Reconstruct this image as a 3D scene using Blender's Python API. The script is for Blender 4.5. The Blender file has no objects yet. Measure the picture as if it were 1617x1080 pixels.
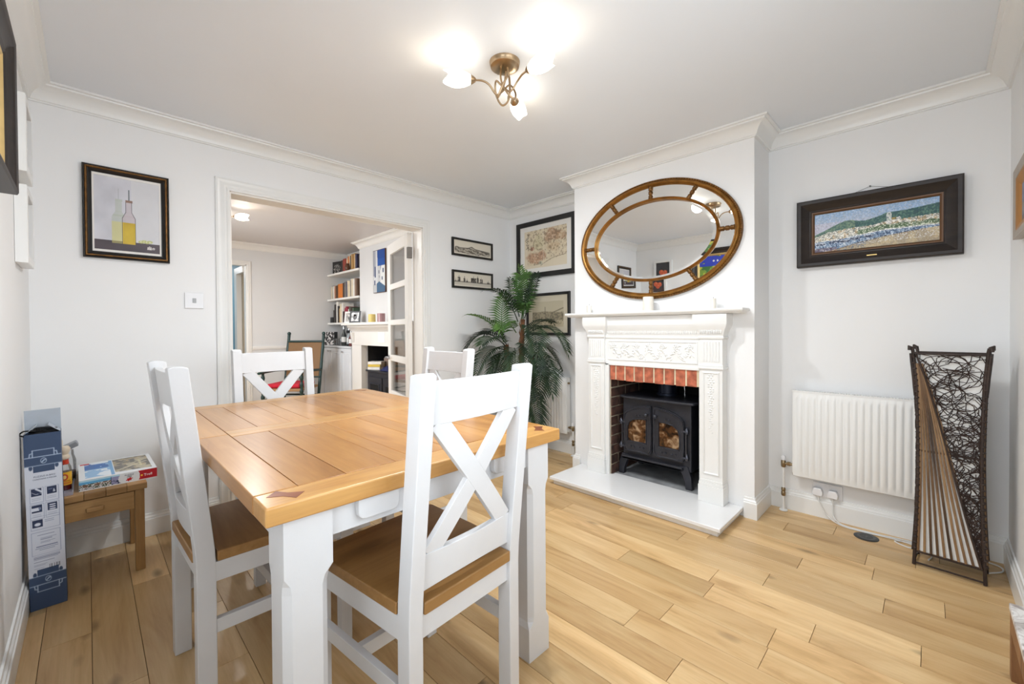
import bpy, bmesh, math, random
import numpy as np
from math import sin, cos, pi, radians, sqrt, atan2
from mathutils import Vector, Matrix

random.seed(7)
S = bpy.context.scene
COL = S.collection

# ------------------------------------------------------------------ camera
W, L, H = 3.365, 3.438, 2.4            # room: x from -W to 0, y from -L to 0
PB, CY1, CY2 = 0.3186, -1.0762, -2.4082   # chimney breast depth and ends
cam = bpy.data.cameras.new('camera')
cam_ob = bpy.data.objects.new('camera', cam)
COL.objects.link(cam_ob)
cam.sensor_fit = 'HORIZONTAL'
cam.sensor_width = 36.0
cam.lens = 666.36 / 1617 * 36.0
cam.shift_y = -14.06 / 1617
cam.clip_start = 0.02
cam_ob.matrix_world = (Matrix.Translation((-3.1626, -3.1678, 1.1661)) @ Matrix.Rotation(radians(-45.164), 4, 'Z')
                       @ Matrix.Rotation(radians(90 - 0.6074), 4, 'X') @ Matrix.Rotation(radians(-0.3714), 4, 'Z'))
S.camera = cam_ob

# ------------------------------------------------------------------ light
SIDE = 18
wd = bpy.data.worlds.new('sky_world')
S.world = wd
wd.use_nodes = True
bgn = wd.node_tree.nodes['Background']
bgn.inputs[0].default_value = (0.86, 0.93, 1.0, 1)
bgn.inputs[1].default_value = 1.3

def area(name, loc, rot, sx, sy, power, col):
    l = bpy.data.lights.new(name, 'AREA')
    l.shape = 'RECTANGLE'; l.size = sx; l.size_y = sy
    l.energy = power; l.color = col
    o = bpy.data.objects.new(name, l); COL.objects.link(o)
    o.location = loc; o.rotation_euler = rot
    return o
# daylight through the window behind the camera; side and far windows added for light
area('daylight_front_window', (-2.2, -L - 0.45, 1.6), (radians(90), 0, 0), 1.8, 1.5, 22, (0.84, 0.925, 1.0))
area('daylight_added_side_window', (-W - 0.45, -2.83, 1.5), (radians(90), 0, radians(-90)), 1.3, 1.7, SIDE, (0.86, 0.935, 1.0))
area('daylight_added_far_window', (-W - 0.4, 1.95, 1.5), (radians(90), 0, radians(-90)), 1.6, 1.3, 44, (0.86, 0.93, 1.0))
area('fill_hall', (-2.2, 5.3, 2.25), (0, 0, 0), 0.8, 0.8, 14, (1.0, 0.97, 0.93))  # unseen fill under the hall ceiling, added to brighten the blue wall
S.view_settings.view_transform = 'Standard'
S.view_settings.look = 'None'
S.view_settings.gamma = 1
S.view_settings.use_curve_mapping = False
S.view_settings.exposure = 0.72

# ------------------------------------------------------------------ helpers
def lin(c):
    c = np.asarray(c, float)
    return np.where(c <= 0.04045, c / 12.92, ((c + 0.055) / 1.055) ** 2.4)

def C8(r, g, b):
    return tuple(float(v) for v in lin(np.array([r, g, b]) / 255.0)) + (1.0,)

class G:
    """collects geometry of one mesh"""
    def __init__(s): s.v = []; s.f = []
    def add(s, vs, fs):
        n = len(s.v); s.v += [tuple(map(float, p)) for p in vs]; s.f += [tuple(i + n for i in f) for f in fs]
    def box(s, x0, x1, y0, y1, z0, z1, M=None):
        p = [(x, y, z) for x in (x0, x1) for y in (y0, y1) for z in (z0, z1)]
        if M is not None: p = [tuple(M @ Vector(q)) for q in p]
        s.add(p, [(0, 1, 3, 2), (4, 6, 7, 5), (0, 4, 5, 1), (2, 3, 7, 6), (0, 2, 6, 4), (1, 5, 7, 3)])
        return s
    def prism(s, poly, a, b, axis='y', M=None):
        """polygon in the two other axes, extruded along axis from a to b"""
        def P(u, w, t):
            q = {'x': (t, u, w), 'y': (u, t, w), 'z': (u, w, t)}[axis]
            return tuple(M @ Vector(q)) if M is not None else q
        n = len(poly)
        s.add([P(u, w, a) for u, w in poly] + [P(u, w, b) for u, w in poly],
              [tuple(range(n)), tuple(range(2 * n - 1, n - 1, -1))] + [(i, (i + 1) % n, n + (i + 1) % n, n + i) for i in range(n)])
        return s
    def tube(s, pts, r, n=6, closed=False, flat=1.0):
        pts = [Vector(p) for p in pts]; m = len(pts)
        rr = r if hasattr(r, '__len__') else [r] * m
        rings = []; up = None
        for i, p in enumerate(pts):
            if closed: t = pts[(i + 1) % m] - pts[i - 1]
            else: t = pts[min(i + 1, m - 1)] - pts[max(i - 1, 0)]
            if t.length < 1e-9: t = Vector((0, 0, 1))
            t.normalize()
            if up is None:
                a = Vector((0, 0, 1)) if abs(t.z) < .9 else Vector((1, 0, 0))
                up = (a - t * a.dot(t)).normalized()
            else:
                up = up - t * up.dot(t)
                up = up.normalized() if up.length > 1e-6 else t.orthogonal().normalized()
            sd = t.cross(up)
            rings.append([p + (up * cos(2 * pi * k / n) + sd * sin(2 * pi * k / n) * flat) * rr[i] for k in range(n)])
        vs = [q for rg in rings for q in rg]; fs = []
        for i in range(m if closed else m - 1):
            j = (i + 1) % m
            for k in range(n):
                fs.append((i * n + k, i * n + (k + 1) % n, j * n + (k + 1) % n, j * n + k))
        if not closed:
            fs.append(tuple(range(n - 1, -1, -1))); fs.append(tuple((m - 1) * n + k for k in range(n)))
        s.add(vs, fs); return s
    def lathe(s, prof, n=24, o=(0, 0, 0), M=None, caps=True):
        """profile of (radius, height) about z through o"""
        vs = []; fs = []
        for r, z in prof:
            for k in range(n):
                q = Vector((r * cos(2 * pi * k / n), r * sin(2 * pi * k / n), z))
                q = (M @ q if M is not None else q) + Vector(o)
                vs.append(q)
        for i in range(len(prof) - 1):
            for k in range(n):
                fs.append((i * n + k, i * n + (k + 1) % n, (i + 1) * n + (k + 1) % n, (i + 1) * n + k))
        if caps:
            if prof[0][0] > 1e-5: fs.append(tuple(range(n - 1, -1, -1)))
            if prof[-1][0] > 1e-5: fs.append(tuple((len(prof) - 1) * n + k for k in range(n)))
        s.add(vs, fs); return s
    def sweep(s, path, prof, mapf, closed=True, side=1):
        """profile (offset to the side, height) swept along a mitred 2-D path"""
        m = len(path); P = [Vector((a, b)) for a, b in path]; rows = []
        for i in range(m):
            d1 = (P[i] - P[i - 1]) if (closed or i > 0) else None
            d2 = (P[(i + 1) % m] - P[i]) if (closed or i < m - 1) else None
            d1 = d1 or d2; d2 = d2 or d1
            d1 = d1.normalized(); d2 = d2.normalized()
            n1 = Vector((-d1.y, d1.x)) * side; n2 = Vector((-d2.y, d2.x)) * side
            mt = (n1 + n2) / max(1e-6, 1 + n1.dot(n2))
            rows.append([mapf(P[i].x + mt.x * o, P[i].y + mt.y * o, h) for o, h in prof])
        k = len(prof); vs = [q for r in rows for q in r]; fs = []
        for i in range(m if closed else m - 1):
            j = (i + 1) % m
            for a in range(k - 1):
                fs.append((i * k + a, i * k + a + 1, j * k + a + 1, j * k + a))
        if not closed:
            fs.append(tuple(range(k))); fs.append(tuple((m - 1) * k + a for a in range(k - 1, -1, -1)))
        s.add(vs, fs); return s

def ob(name, g, mat, parent=None, smooth=None, bevel=0.0, seg=2, loc=None, label=None, kind=None):
    me = bpy.data.meshes.new(name)
    me.from_pydata(g.v, [], g.f)
    bm = bmesh.new(); bm.from_mesh(me)
    bmesh.ops.recalc_face_normals(bm, faces=bm.faces)
    bm.to_mesh(me); bm.free()
    if smooth is not None:
        me.shade_smooth()
        me.set_sharp_from_angle(angle=radians(smooth))
    me.materials.append(mat)
    o = bpy.data.objects.new(name, me); COL.objects.link(o)
    if bevel:
        b = o.modifiers.new('bevel', 'BEVEL'); b.width = bevel; b.segments = seg; b.limit_method = 'ANGLE'; b.angle_limit = radians(40)
        me.shade_smooth(); b.harden_normals = True
        me.set_sharp_from_angle(angle=radians(35))
    if parent: o.parent = parent
    if loc: o.location = loc
    if label: o['label'] = label
    if kind: o['kind'] = kind
    return o

def tag(o, label, cat, group=None):
    o['label'] = label; o['category'] = cat
    if group: o['group'] = group
    return o

def thing(name, label, cat, loc=(0, 0, 0), rotz=0.0, group=None):
    o = bpy.data.objects.new(name, None); COL.objects.link(o)
    o.location = loc; o.rotation_euler = (0, 0, rotz); o.empty_display_size = 0.05
    return tag(o, label, cat, group)

def struct(name, g, mat, **k):
    return ob(name, g, mat, kind='structure', **k)

def copy_tree(r, loc, rotz, label, group=None):
    c = r.copy(); COL.objects.link(c); c.location = loc; c.rotation_euler = (0, 0, rotz)
    c['label'] = label
    if group: c['group'] = group
    for ch in list(r.children):
        d = ch.copy(); COL.objects.link(d); d.parent = c
        for g2 in list(ch.children):
            e = g2.copy(); COL.objects.link(e); e.parent = d
    return c

def catmull(pts, n=8, closed=False):
    P = [Vector(p) for p in pts]; m = len(P); out = []
    for i in range(m if closed else m - 1):
        p0 = P[(i - 1) % m] if closed or i > 0 else P[0] * 2 - P[1]
        p1 = P[i]; p2 = P[(i + 1) % m]
        p3 = P[(i + 2) % m] if closed or i + 2 < m else P[-1] * 2 - P[-2]
        for k in range(n):
            t = k / n
            out.append(0.5 * ((2 * p1) + (p2 - p0) * t + (2 * p0 - 5 * p1 + 4 * p2 - p3) * t * t + (3 * p1 - p0 - 3 * p2 + p3) * t ** 3))
    if not closed: out.append(P[-1])
    return out

# ------------------------------------------------------------------ materials
class N:
    def __init__(s, name):
        s.m = bpy.data.materials.new(name); s.m.use_nodes = True
        s.t = s.m.node_tree; s.b = s.t.nodes['Principled BSDF']
    def n(s, typ, **k):
        x = s.t.nodes.new(typ)
        for a, v in k.items():
            if a.startswith('i_'):
                key = a[2:]; x.inputs[int(key) if key.isdigit() else key.replace('_', ' ')].default_value = v
            else: setattr(x, a, v)
        return x
    def l(s, a, b): s.t.links.new(a, b)
    def ramp(s, fac, stops):
        r = s.n('ShaderNodeValToRGB'); e = r.color_ramp.elements
        e[0].position, e[0].color = stops[0]; e[1].position, e[1].color = stops[1]
        for p, c in stops[2:]:
            q = e.new(p); q.color = c
        s.l(fac, r.inputs[0]); return r.outputs[0]
    def mix(s, fac, a, b, mode='MIX'):
        x = s.n('ShaderNodeMix', data_type='RGBA', blend_type=mode)
        for i, v in ((0, fac), (6, a), (7, b)):
            if hasattr(v, 'is_linked') or hasattr(v, 'links'): s.l(v, x.inputs[i])
            else: x.inputs[i].default_value = v
        return x.outputs[2]

def paint(name, col, rough=0.5, var=0.03, scale=6.0, bump=0.0, bscale=200.0, metal=0.0, coat=0.0, spec=0.5):
    k = N(name); c = col
    tc = k.n('ShaderNodeTexCoord')
    nz = k.n('ShaderNodeTexNoise', i_Scale=scale, i_Detail=3.0)
    k.l(tc.outputs['Object'], nz.inputs['Vector'])
    d = tuple(max(0, v * (1 - var)) for v in c[:3]) + (1,); u = tuple(min(1, v * (1 + var)) for v in c[:3]) + (1,)
    k.l(k.ramp(nz.outputs['Fac'], [(0.3, d), (0.7, u)]), k.b.inputs['Base Color'])
    k.b.inputs['Roughness'].default_value = rough
    k.b.inputs['Metallic'].default_value = metal
    k.b.inputs['Coat Weight'].default_value = coat
    k.b.inputs['Specular IOR Level'].default_value = spec
    if bump:
        n2 = k.n('ShaderNodeTexNoise', i_Scale=bscale, i_Detail=2.0)
        k.l(tc.outputs['Object'], n2.inputs['Vector'])
        bp = k.n('ShaderNodeBump', i_Strength=bump, i_Distance=0.002)
        k.l(n2.outputs['Fac'], bp.inputs['Height']); k.l(bp.outputs[0], k.b.inputs['Normal'])
    return k.m

def wood(name, dark, mid, light, axis='y', rough=0.4, scale=1.0, knots=0.0, rand=0.25, coat=0.0, bump=0.12):
    """grain runs along axis; every object with it gets its own cut and tone"""
    k = N(name)
    tc = k.n('ShaderNodeTexCoord'); oi = k.n('ShaderNodeObjectInfo')
    off = k.n('ShaderNodeVectorMath', operation='SCALE'); off.inputs[0].default_value = (37.1, 19.7, 11.3)
    k.l(oi.outputs['Random'], off.inputs['Scale'])
    ad = k.n('ShaderNodeVectorMath', operation='ADD')
    k.l(tc.outputs['Object'], ad.inputs[0]); k.l(off.outputs[0], ad.inputs[1])
    mp = k.n('ShaderNodeMapping')
    sc = {'x': (1.3, 9, 9), 'y': (9, 1.3, 9), 'z': (9, 9, 1.3)}[axis]
    mp.inputs['Scale'].default_value = tuple(v * scale for v in sc)
    k.l(ad.outputs[0], mp.inputs['Vector'])
    n1 = k.n('ShaderNodeTexNoise', i_Scale=1.0, i_Detail=6.0, i_Roughness=0.62, i_Distortion=0.9)
    k.l(mp.outputs[0], n1.inputs['Vector'])
    mp2 = k.n('ShaderNodeMapping')
    sc2 = {'x': (2.5, 110, 110), 'y': (110, 2.5, 110), 'z': (110, 110, 2.5)}[axis]
    mp2.inputs['Scale'].default_value = tuple(v * scale for v in sc2)
    k.l(ad.outputs[0], mp2.inputs['Vector'])
    n2 = k.n('ShaderNodeTexNoise', i_Scale=1.0, i_Detail=3.0)
    k.l(mp2.outputs[0], n2.inputs['Vector'])
    base = k.ramp(n1.outputs['Fac'], [(0.30, dark), (0.66, light), (0.44, mid)])
    fine = k.ramp(n2.outputs['Fac'], [(0.35, (0.93, 0.92, 0.90, 1)), (0.6, (1, 1, 1, 1))])
    c = k.mix(1.0, base, fine, 'MULTIPLY')
    if rand:
        rr = k.ramp(oi.outputs['Random'], [(0.0, (1 - rand, 1 - rand * 1.12, 1 - rand * 1.3, 1)), (1.0, (1 + rand * .3, 1 + rand * .3, 1 + rand * .3, 1))])
        c = k.mix(1.0, c, rr, 'MULTIPLY')
    if knots:
        mp3 = k.n('ShaderNodeMapping')
        sc3 = {'x': (2.2, 6.5, 6.5), 'y': (8.0, 3.2, 8.0), 'z': (6.5, 6.5, 2.2)}[axis]
        mp3.inputs['Scale'].default_value = sc3
        k.l(ad.outputs[0], mp3.inputs['Vector'])
        nd = k.n('ShaderNodeTexNoise', i_Scale=3.0, i_Detail=3.0)
        k.l(mp3.outputs[0], nd.inputs['Vector'])
        mv = k.mix(0.12, mp3.outputs[0], nd.outputs['Color'])
        vo = k.n('ShaderNodeTexVoronoi', i_Scale=1.0)
        k.l(mv, vo.inputs['Vector'])
        kf = k.ramp(vo.outputs['Distance'], [(0.03, (1, 1, 1, 1)), (0.17, (0, 0, 0, 1))])
        kn = k.mix(kf, (0, 0, 0, 1), (knots, knots, knots, 1))
        c = k.mix(kn, c, tuple(v * 0.38 for v in dark[:3]) + (1,))
    k.l(c, k.b.inputs['Base Color'])
    k.b.inputs['Roughness'].default_value = rough
    k.b.inputs['Coat Weight'].default_value = coat; k.b.inputs['Coat Roughness'].default_value = 0.2
    bp = k.n('ShaderNodeBump', i_Strength=bump, i_Distance=0.001)
    k.l(n2.outputs['Fac'], bp.inputs['Height']); k.l(bp.outputs[0], k.b.inputs['Normal'])
    return k.m

def glass_thin(name, tint=(1, 1, 1, 1), refl=0.12):
    k = N(name)
    tr = k.n('ShaderNodeBsdfTransparent'); tr.inputs[0].default_value = tint
    gl = k.n('ShaderNodeBsdfGlossy'); gl.inputs['Roughness'].default_value = 0.02
    fr = k.n('ShaderNodeFresnel', i_IOR=1.45)
    mu = k.n('ShaderNodeMath', operation='MULTIPLY_ADD'); mu.inputs[1].default_value = 0.8; mu.inputs[2].default_value = refl * 0.1
    k.l(fr.outputs[0], mu.inputs[0])
    mx = k.n('ShaderNodeMixShader')
    k.l(mu.outputs[0], mx.inputs[0]); k.l(tr.outputs[0], mx.inputs[1]); k.l(gl.outputs[0], mx.inputs[2])
    k.l(mx.outputs[0], k.t.nodes['Material Output'].inputs['Surface'])
    return k.m

def emit(name, col, strength, noise=0.1):
    k = N(name)
    tc = k.n('ShaderNodeTexCoord')
    nz = k.n('ShaderNodeTexNoise', i_Scale=25.0); k.l(tc.outputs['Object'], nz.inputs['Vector'])
    c = k.ramp(nz.outputs['Fac'], [(0.3, tuple(v * (1 - noise) for v in col[:3]) + (1,)), (0.7, col)])
    k.l(c, k.b.inputs['Base Color']); k.l(c, k.b.inputs['Emission Color'])
    k.b.inputs['Emission Strength'].default_value = strength
    k.b.inputs['Roughness'].default_value = 0.25
    return k.m

def print_mat(name, rough=0.5, coat=0.0):
    k = N(name)
    a = k.n('ShaderNodeAttribute', attribute_name='Col'); k.l(a.outputs['Color'], k.b.inputs['Base Color'])
    k.b.inputs['Roughness'].default_value = rough; k.b.inputs['Coat Weight'].default_value = coat
    k.b.inputs['Coat Roughness'].default_value = 0.08
    return k.m

M = {}
M['wall'] = paint('white_wall_paint', C8(241, 241, 241), 0.62, 0.008, 3, 0.05, 90)
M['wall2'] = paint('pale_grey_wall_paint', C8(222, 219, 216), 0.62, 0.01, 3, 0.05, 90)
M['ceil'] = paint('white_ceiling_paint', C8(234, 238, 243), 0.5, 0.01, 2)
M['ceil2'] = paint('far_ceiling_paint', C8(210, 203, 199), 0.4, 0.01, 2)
M['trim'] = paint('white_gloss_trim', C8(238, 238, 236), 0.3, 0.01, 5)
M['trim2'] = paint('cream_gloss_trim', C8(236, 231, 224), 0.35, 0.01, 5)
M['blue_wall'] = paint('blue_hall_paint', C8(120, 160, 178), 0.6, 0.02, 4)
M['gap'] = paint('dark_joint', C8(70, 48, 28), 0.9, 0.1, 20)
M['floor'] = wood('oak_floor', C8(186, 148, 98), C8(212, 175, 124), C8(228, 197, 148), 'y', 0.34, 1.0, 0.8, 0.26)
M['table_y'] = wood('oak_table_lengthwise', C8(162, 108, 50), C8(184, 129, 66), C8(199, 146, 82), 'y', 0.3, 1.2, 0, 0.22, 0.25)
M['table_x'] = wood('oak_table_crosswise', C8(174, 121, 60), C8(194, 143, 78), C8(208, 160, 95), 'x', 0.3, 1.2, 0, 0.12, 0.25)
M['table_edge'] = wood('oak_table_edge', C8(190, 142, 78), C8(214, 168, 102), C8(230, 190, 124), 'x', 0.35, 2.0, 0, 0.05)
M['seat'] = wood('brown_seat_wood', C8(122, 88, 48), C8(154, 114, 66), C8(174, 134, 84), 'x', 0.34, 0.9, 0.5, 0.18)
M['inlay'] = wood('walnut_inlay', C8(96, 48, 26), C8(122, 64, 36), C8(140, 78, 46), 'x', 0.35, 2.0, 0, 0.1)
M['side'] = wood('oak_side_table', C8(140, 104, 62), C8(170, 130, 82), C8(190, 150, 100), 'x', 0.45, 1.3, 0, 0.2)
M['sidez'] = wood('oak_side_table_leg', C8(140, 104, 62), C8(168, 128, 80), C8(186, 146, 96), 'z', 0.45, 1.3, 0, 0.1)
M['bench'] = wood('rustic_brown_bench_wood', C8(92, 60, 36), C8(130, 90, 56), C8(160, 118, 78), 'z', 0.6, 1.2, 0, 0.2)
M['white'] = paint('white_furniture_paint', C8(218, 219, 221), 0.38, 0.02, 9, 0.06, 160)
M['rad'] = paint('white_radiator_enamel', C8(238, 238, 236), 0.28, 0.01, 4)
M['plastic'] = paint('white_plastic', C8(236, 236, 238), 0.3, 0.01, 8)
M['cable'] = paint('white_cable', C8(228, 228, 226), 0.4, 0.02, 8)
M['iron'] = paint('black_stove_iron', C8(50, 51, 58), 0.42, 0.15, 14, 0.12, 260, 0.3)
M['soot_shade'] = paint('soot_shade_black', C8(20, 18, 17), 0.95, 0.3, 6)  # soot; also paints the shade in the radiator slots
M['slate'] = paint('grey_slate', C8(150, 152, 154), 0.6, 0.3, 9, 0.3, 60)
M['chrome'] = paint('chrome', C8(200, 200, 202), 0.2, 0.03, 10, 0, 0, 1.0)
M['brass'] = paint('antique_brass', C8(176, 152, 122), 0.28, 0.08, 12, 0, 0, 1.0)
M['brassv'] = paint('brass_valve', C8(150, 132, 104), 0.3, 0.1, 12, 0, 0, 1.0)
M['gold'] = paint('antique_gold', C8(150, 106, 50), 0.36, 0.3, 22, 0.2, 90, 0.75)
M['golddk'] = paint('dark_gilt', C8(112, 76, 34), 0.42, 0.35, 40, 0.3, 120, 0.6)
M['mirror'] = paint('mirror_silvering', C8(238, 240, 240), 0.0, 0.0, 1, 0, 0, 1.0)
M['blackf'] = paint('black_frame_wood', C8(22, 20, 20), 0.4, 0.2, 10)
M['darkf'] = wood('dark_brown_frame_wood', C8(24, 19, 18), C8(34, 27, 25), C8(46, 37, 33), 'x', 0.42, 1.2, 0, 0.1)
M['mount'] = paint('white_mount_card', C8(236, 233, 228), 0.7, 0.01, 10)
M['cream'] = paint('cream_mount_card', C8(216, 206, 184), 0.7, 0.02, 10)
M['wax'] = paint('ivory_wax', C8(238, 232, 220), 0.45, 0.02, 10)
M['brick'] = paint('red_brick', C8(178, 100, 74), 0.85, 0.4, 26, 0.5, 120)
M['brickd'] = paint('sooty_brick', C8(70, 46, 38), 0.9, 0.7, 16, 0.5, 100)
M['mortar'] = paint('cream_mortar', C8(216, 200, 170), 0.9, 0.1, 40, 0.3, 150)
M['mortard'] = paint('sooty_mortar', C8(176, 164, 142), 0.9, 0.5, 9, 0.3, 150)
M['rattan'] = paint('dark_rattan', C8(48, 34, 28), 0.55, 0.3, 30)
M['bamboo'] = wood('bamboo_slat', C8(58, 40, 28), C8(122, 92, 62), C8(156, 126, 90), 'z', 0.45, 0.8, 0.4, 0.35)
M['fabric'] = paint('white_lamp_fabric', C8(232, 232, 230), 0.8, 0.02, 30)
M['glass'] = glass_thin('clear_glass')
M['print'] = print_mat('printed_picture', 0.5)
M['oil'] = print_mat('oil_painting', 0.4, 0.2)
M['gprint'] = print_mat('glossy_print', 0.2, 0.6)
M['boxcard'] = print_mat('printed_card', 0.45)
M['trunk'] = paint('palm_trunk_fibre', C8(110, 72, 46), 0.85, 0.4, 30, 0.6, 70)
M['green_frame'] = paint('dark_green_paint', C8(22, 50, 46), 0.35, 0.15, 12)
M['red'] = paint('red_cushion_cloth', C8(178, 18, 40), 0.85, 0.1, 20, 0.2, 300)
def leafmat(name, a, b):
    k = N(name); oi = k.n('ShaderNodeObjectInfo'); tc = k.n('ShaderNodeTexCoord')
    nz = k.n('ShaderNodeTexNoise', i_Scale=9.0, i_Detail=3.0); k.l(tc.outputs['Object'], nz.inputs['Vector'])
    c1 = k.ramp(nz.outputs['Fac'], [(0.3, a), (0.7, b)])
    c2 = k.ramp(oi.outputs['Random'], [(0, (0.7, 0.75, 0.8, 1)), (1, (1.15, 1.15, 0.9, 1))])
    k.l(k.mix(1.0, c1, c2, 'MULTIPLY'), k.b.inputs['Base Color'])
    k.b.inputs['Roughness'].default_value = 0.5; k.b.inputs['Specular IOR Level'].default_value = 0.25
    return k.m
M['leaf'] = leafmat('palm_leaf', C8(26, 40, 32), C8(50, 68, 46))
M['leafl'] = leafmat('fresh_palm_leaf', C8(52, 84, 40), C8(92, 128, 62))
k = N('woven_cane'); tc = k.n('ShaderNodeTexCoord'); ck = k.n('ShaderNodeTexChecker', i_Scale=90.0)
k.l(tc.outputs['Object'], ck.inputs['Vector'])
ck.inputs['Color1'].default_value = C8(142, 106, 66); ck.inputs['Color2'].default_value = C8(104, 74, 44)
k.l(ck.outputs[0], k.b.inputs['Base Color']); k.b.inputs['Roughness'].default_value = 0.7
M['cane'] = k.m
def plain(name, r, g, b, rough=0.5, var=0.06, **kw):
    return paint(name, C8(r, g, b), rough, var, 14, **kw)

k = N('smoke_stained_glass'); tc = k.n('ShaderNodeTexCoord'); nz = k.n('ShaderNodeTexNoise', i_Scale=13.0, i_Detail=5.0, i_Distortion=1.6)
k.l(tc.outputs['Object'], nz.inputs['Vector'])
k.l(k.ramp(nz.outputs['Fac'], [(0.38, C8(34, 22, 14)), (0.70, C8(176, 148, 116)), (0.54, C8(92, 58, 32))]), k.b.inputs['Base Color'])
k.b.inputs['Roughness'].default_value = 0.15
M['smoke'] = k.m
# ------------------------------------------------------------------ room shell
FY = 3.73            # far room's back wall
FXR = -0.05          # far room's right wall
WT = 0.13            # thickness of the wall between the rooms
OX1, OX2, OZ = -2.518, -1.0852, 2.051

g = G(); g.box(-W - .1, 0.2, -L - .1, 6.1, -0.08, -0.008)
floor = struct('floor', g, M['gap'])
known = {15: [-2.47, -2.85], 13: [-2.40, -2.75], 11: [-2.55], 17: [-2.63], 18: [-3.03], 19: [-2.71], 16: [-3.145]}
xk = -3.298 - 0.1333; row = -1
while xk < 0.0:
    x0, x1 = max(xk, -W) + .0008, min(xk + .1333, 0.0) - .0008
    if x1 - x0 > .01:
        cuts = list(known.get(row, []))
        y = -L + random.uniform(.15, .7) if not cuts else cuts[0]
        if not cuts: cuts = [y]
        y = max(cuts)
        while y < FY - .5:
            y += random.choice((.42, .55, .7, .85, 1.0, 1.15)); cuts.append(min(y, FY))
        y = min(cuts)
        while y > -L + .45:
            y -= random.choice((.5, .65, .8)); cuts.append(max(y, -L))
        cuts = sorted(set([-L, FY] + [c for c in cuts if -L + .08 < c < FY - .08]))
        for a, b in zip(cuts[:-1], cuts[1:]):
            hw, hl = (x1 - x0) / 2, (b - a) / 2 - .0008
            g = G()
            e = .0007
            g.add([(-hw, -hl, -.008), (hw, -hl, -.008), (hw, hl, -.008), (-hw, hl, -.008),
                   (-hw, -hl, -e), (hw, -hl, -e), (hw, hl, -e), (-hw, hl, -e),
                   (-hw + e, -hl + e, 0), (hw - e, -hl + e, 0), (hw - e, hl - e, 0), (-hw + e, hl - e, 0)],
                  [(0, 1, 5, 4), (1, 2, 6, 5), (2, 3, 7, 6), (3, 0, 4, 7), (4, 5, 9, 8), (5, 6, 10, 9), (6, 7, 11, 10), (7, 4, 8, 11), (8, 9, 10, 11)])
            ob('plank', g, M['floor'], floor, loc=((x0 + x1) / 2, (a + b) / 2, 0))
    xk += .1333; row += 1

g = G(); g.box(-W - .1, .2, -L - .1, WT, H, H + .1); struct('ceiling', g, M['ceil'])
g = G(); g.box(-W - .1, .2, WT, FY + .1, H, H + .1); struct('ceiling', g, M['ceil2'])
SY0, SY1, SZ0, SZ1 = -3.3, -2.36, .60, 2.12     # unseen window beside the camera, added to light the right wall
g = G(); g.box(-W - .1, -W, SY1, WT / 2, -.01, H); g.box(-W - .1, -W, -L - .1, SY0, -.01, H); g.box(-W - .1, -W, SY0, SY1, -.01, SZ0); g.box(-W - .1, -W, SY0, SY1, SZ1, H)
struct('wall_left', g, M['wall'])
sw = bpy.data.objects.new('added_side_window', None); COL.objects.link(sw); sw['kind'] = 'structure'; sw.location = (-W - .06, 0, 0)
g = G(); g.box(-.03, .03, SY0, SY0 + .06, SZ0, SZ1); g.box(-.03, .03, SY1 - .06, SY1, SZ0, SZ1); g.box(-.03, .03, SY0 + .06, SY1 - .06, SZ0, SZ0 + .06); g.box(-.03, .03, SY0 + .06, SY1 - .06, SZ1 - .06, SZ1)
ob('window_frame', g, M['trim'], sw)
g = G(); g.box(-.003, .003, SY0 + .06, SY1 - .06, SZ0 + .06, SZ1 - .06); ob('pane', g, M['glass'], sw)
g = G()
g.box(-W - .1, OX1 - .007, 0, WT, -.01, H); g.box(OX2 + .007, .2, 0, WT, -.01, H); g.box(OX1 - .007, OX2 + .007, 0, WT, OZ + .007, H)
struct('wall_back', g, M['wall'])
g = G(); g.box(0, .12, CY1, 0, -.01, H); g.box(0, .12, -L - .1, CY2, -.01, H); struct('wall_right', g, M['wall'])
# wide window in the wall behind the camera
DX1, DX2, DZ0, DZ = -3.05, -1.40, .92, 2.12
g = G()
g.box(-W - .1, DX1, -L - .1, -L, -.01, H); g.box(DX2, .12, -L - .1, -L, -.01, H); g.box(DX1, DX2, -L - .1, -L, DZ, H); g.box(DX1, DX2, -L - .1, -L, -.01, DZ0)
struct('wall_front', g, M['wall'])
dw = bpy.data.objects.new('window_2', None); COL.objects.link(dw); dw['kind'] = 'structure'; dw.location = (0, -L - .06, 0)
xm = (DX1 + DX2) / 2
g = G()
for a, b in ((DX1, DX1 + .06), (xm - .03, xm + .03), (DX2 - .06, DX2)): g.box(a, b, -.03, .03, DZ0, DZ)
for a, b in ((DX1 + .06, xm - .03), (xm + .03, DX2 - .06)): g.box(a, b, -.03, .03, DZ0, DZ0 + .06); g.box(a, b, -.03, .03, DZ - .06, DZ)
ob('window_frame', g, M['trim'], dw)
for a, b in ((DX1 + .06, xm - .03), (xm + .03, DX2 - .06)):
    g = G(); g.box(a, b, -.003, .003, DZ0 + .06, DZ - .06); ob('pane', g, M['glass'], dw)
g = G(); g.box(DX1 - .04, DX2 + .04, -.06, .085, DZ0 - .03, DZ0 - .001); ob('window_sill', g, M['trim'], dw, bevel=.004)
# chimney breast with its fire recess
FO1, FO2, FZ = -1.44, -2.108, .885
g = G()
g.box(-PB, .15, FO1, CY1, -.01, H); g.box(-PB, .15, CY2, FO2, -.01, H)
g.box(-PB, .15, FO2, FO1, .93, H)
chim = struct('wall_chimney', g, M['wall'])
g = G(); g.box(.12, .15, FO2, FO1, -.01, .93); g.box(-PB + .01, .12, FO2, FO2 + .004, .05, .93); g.box(-.25, .12, FO2, FO1, .925, .93)
ob('soot_lining', g, M['soot_shade'], chim)
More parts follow.
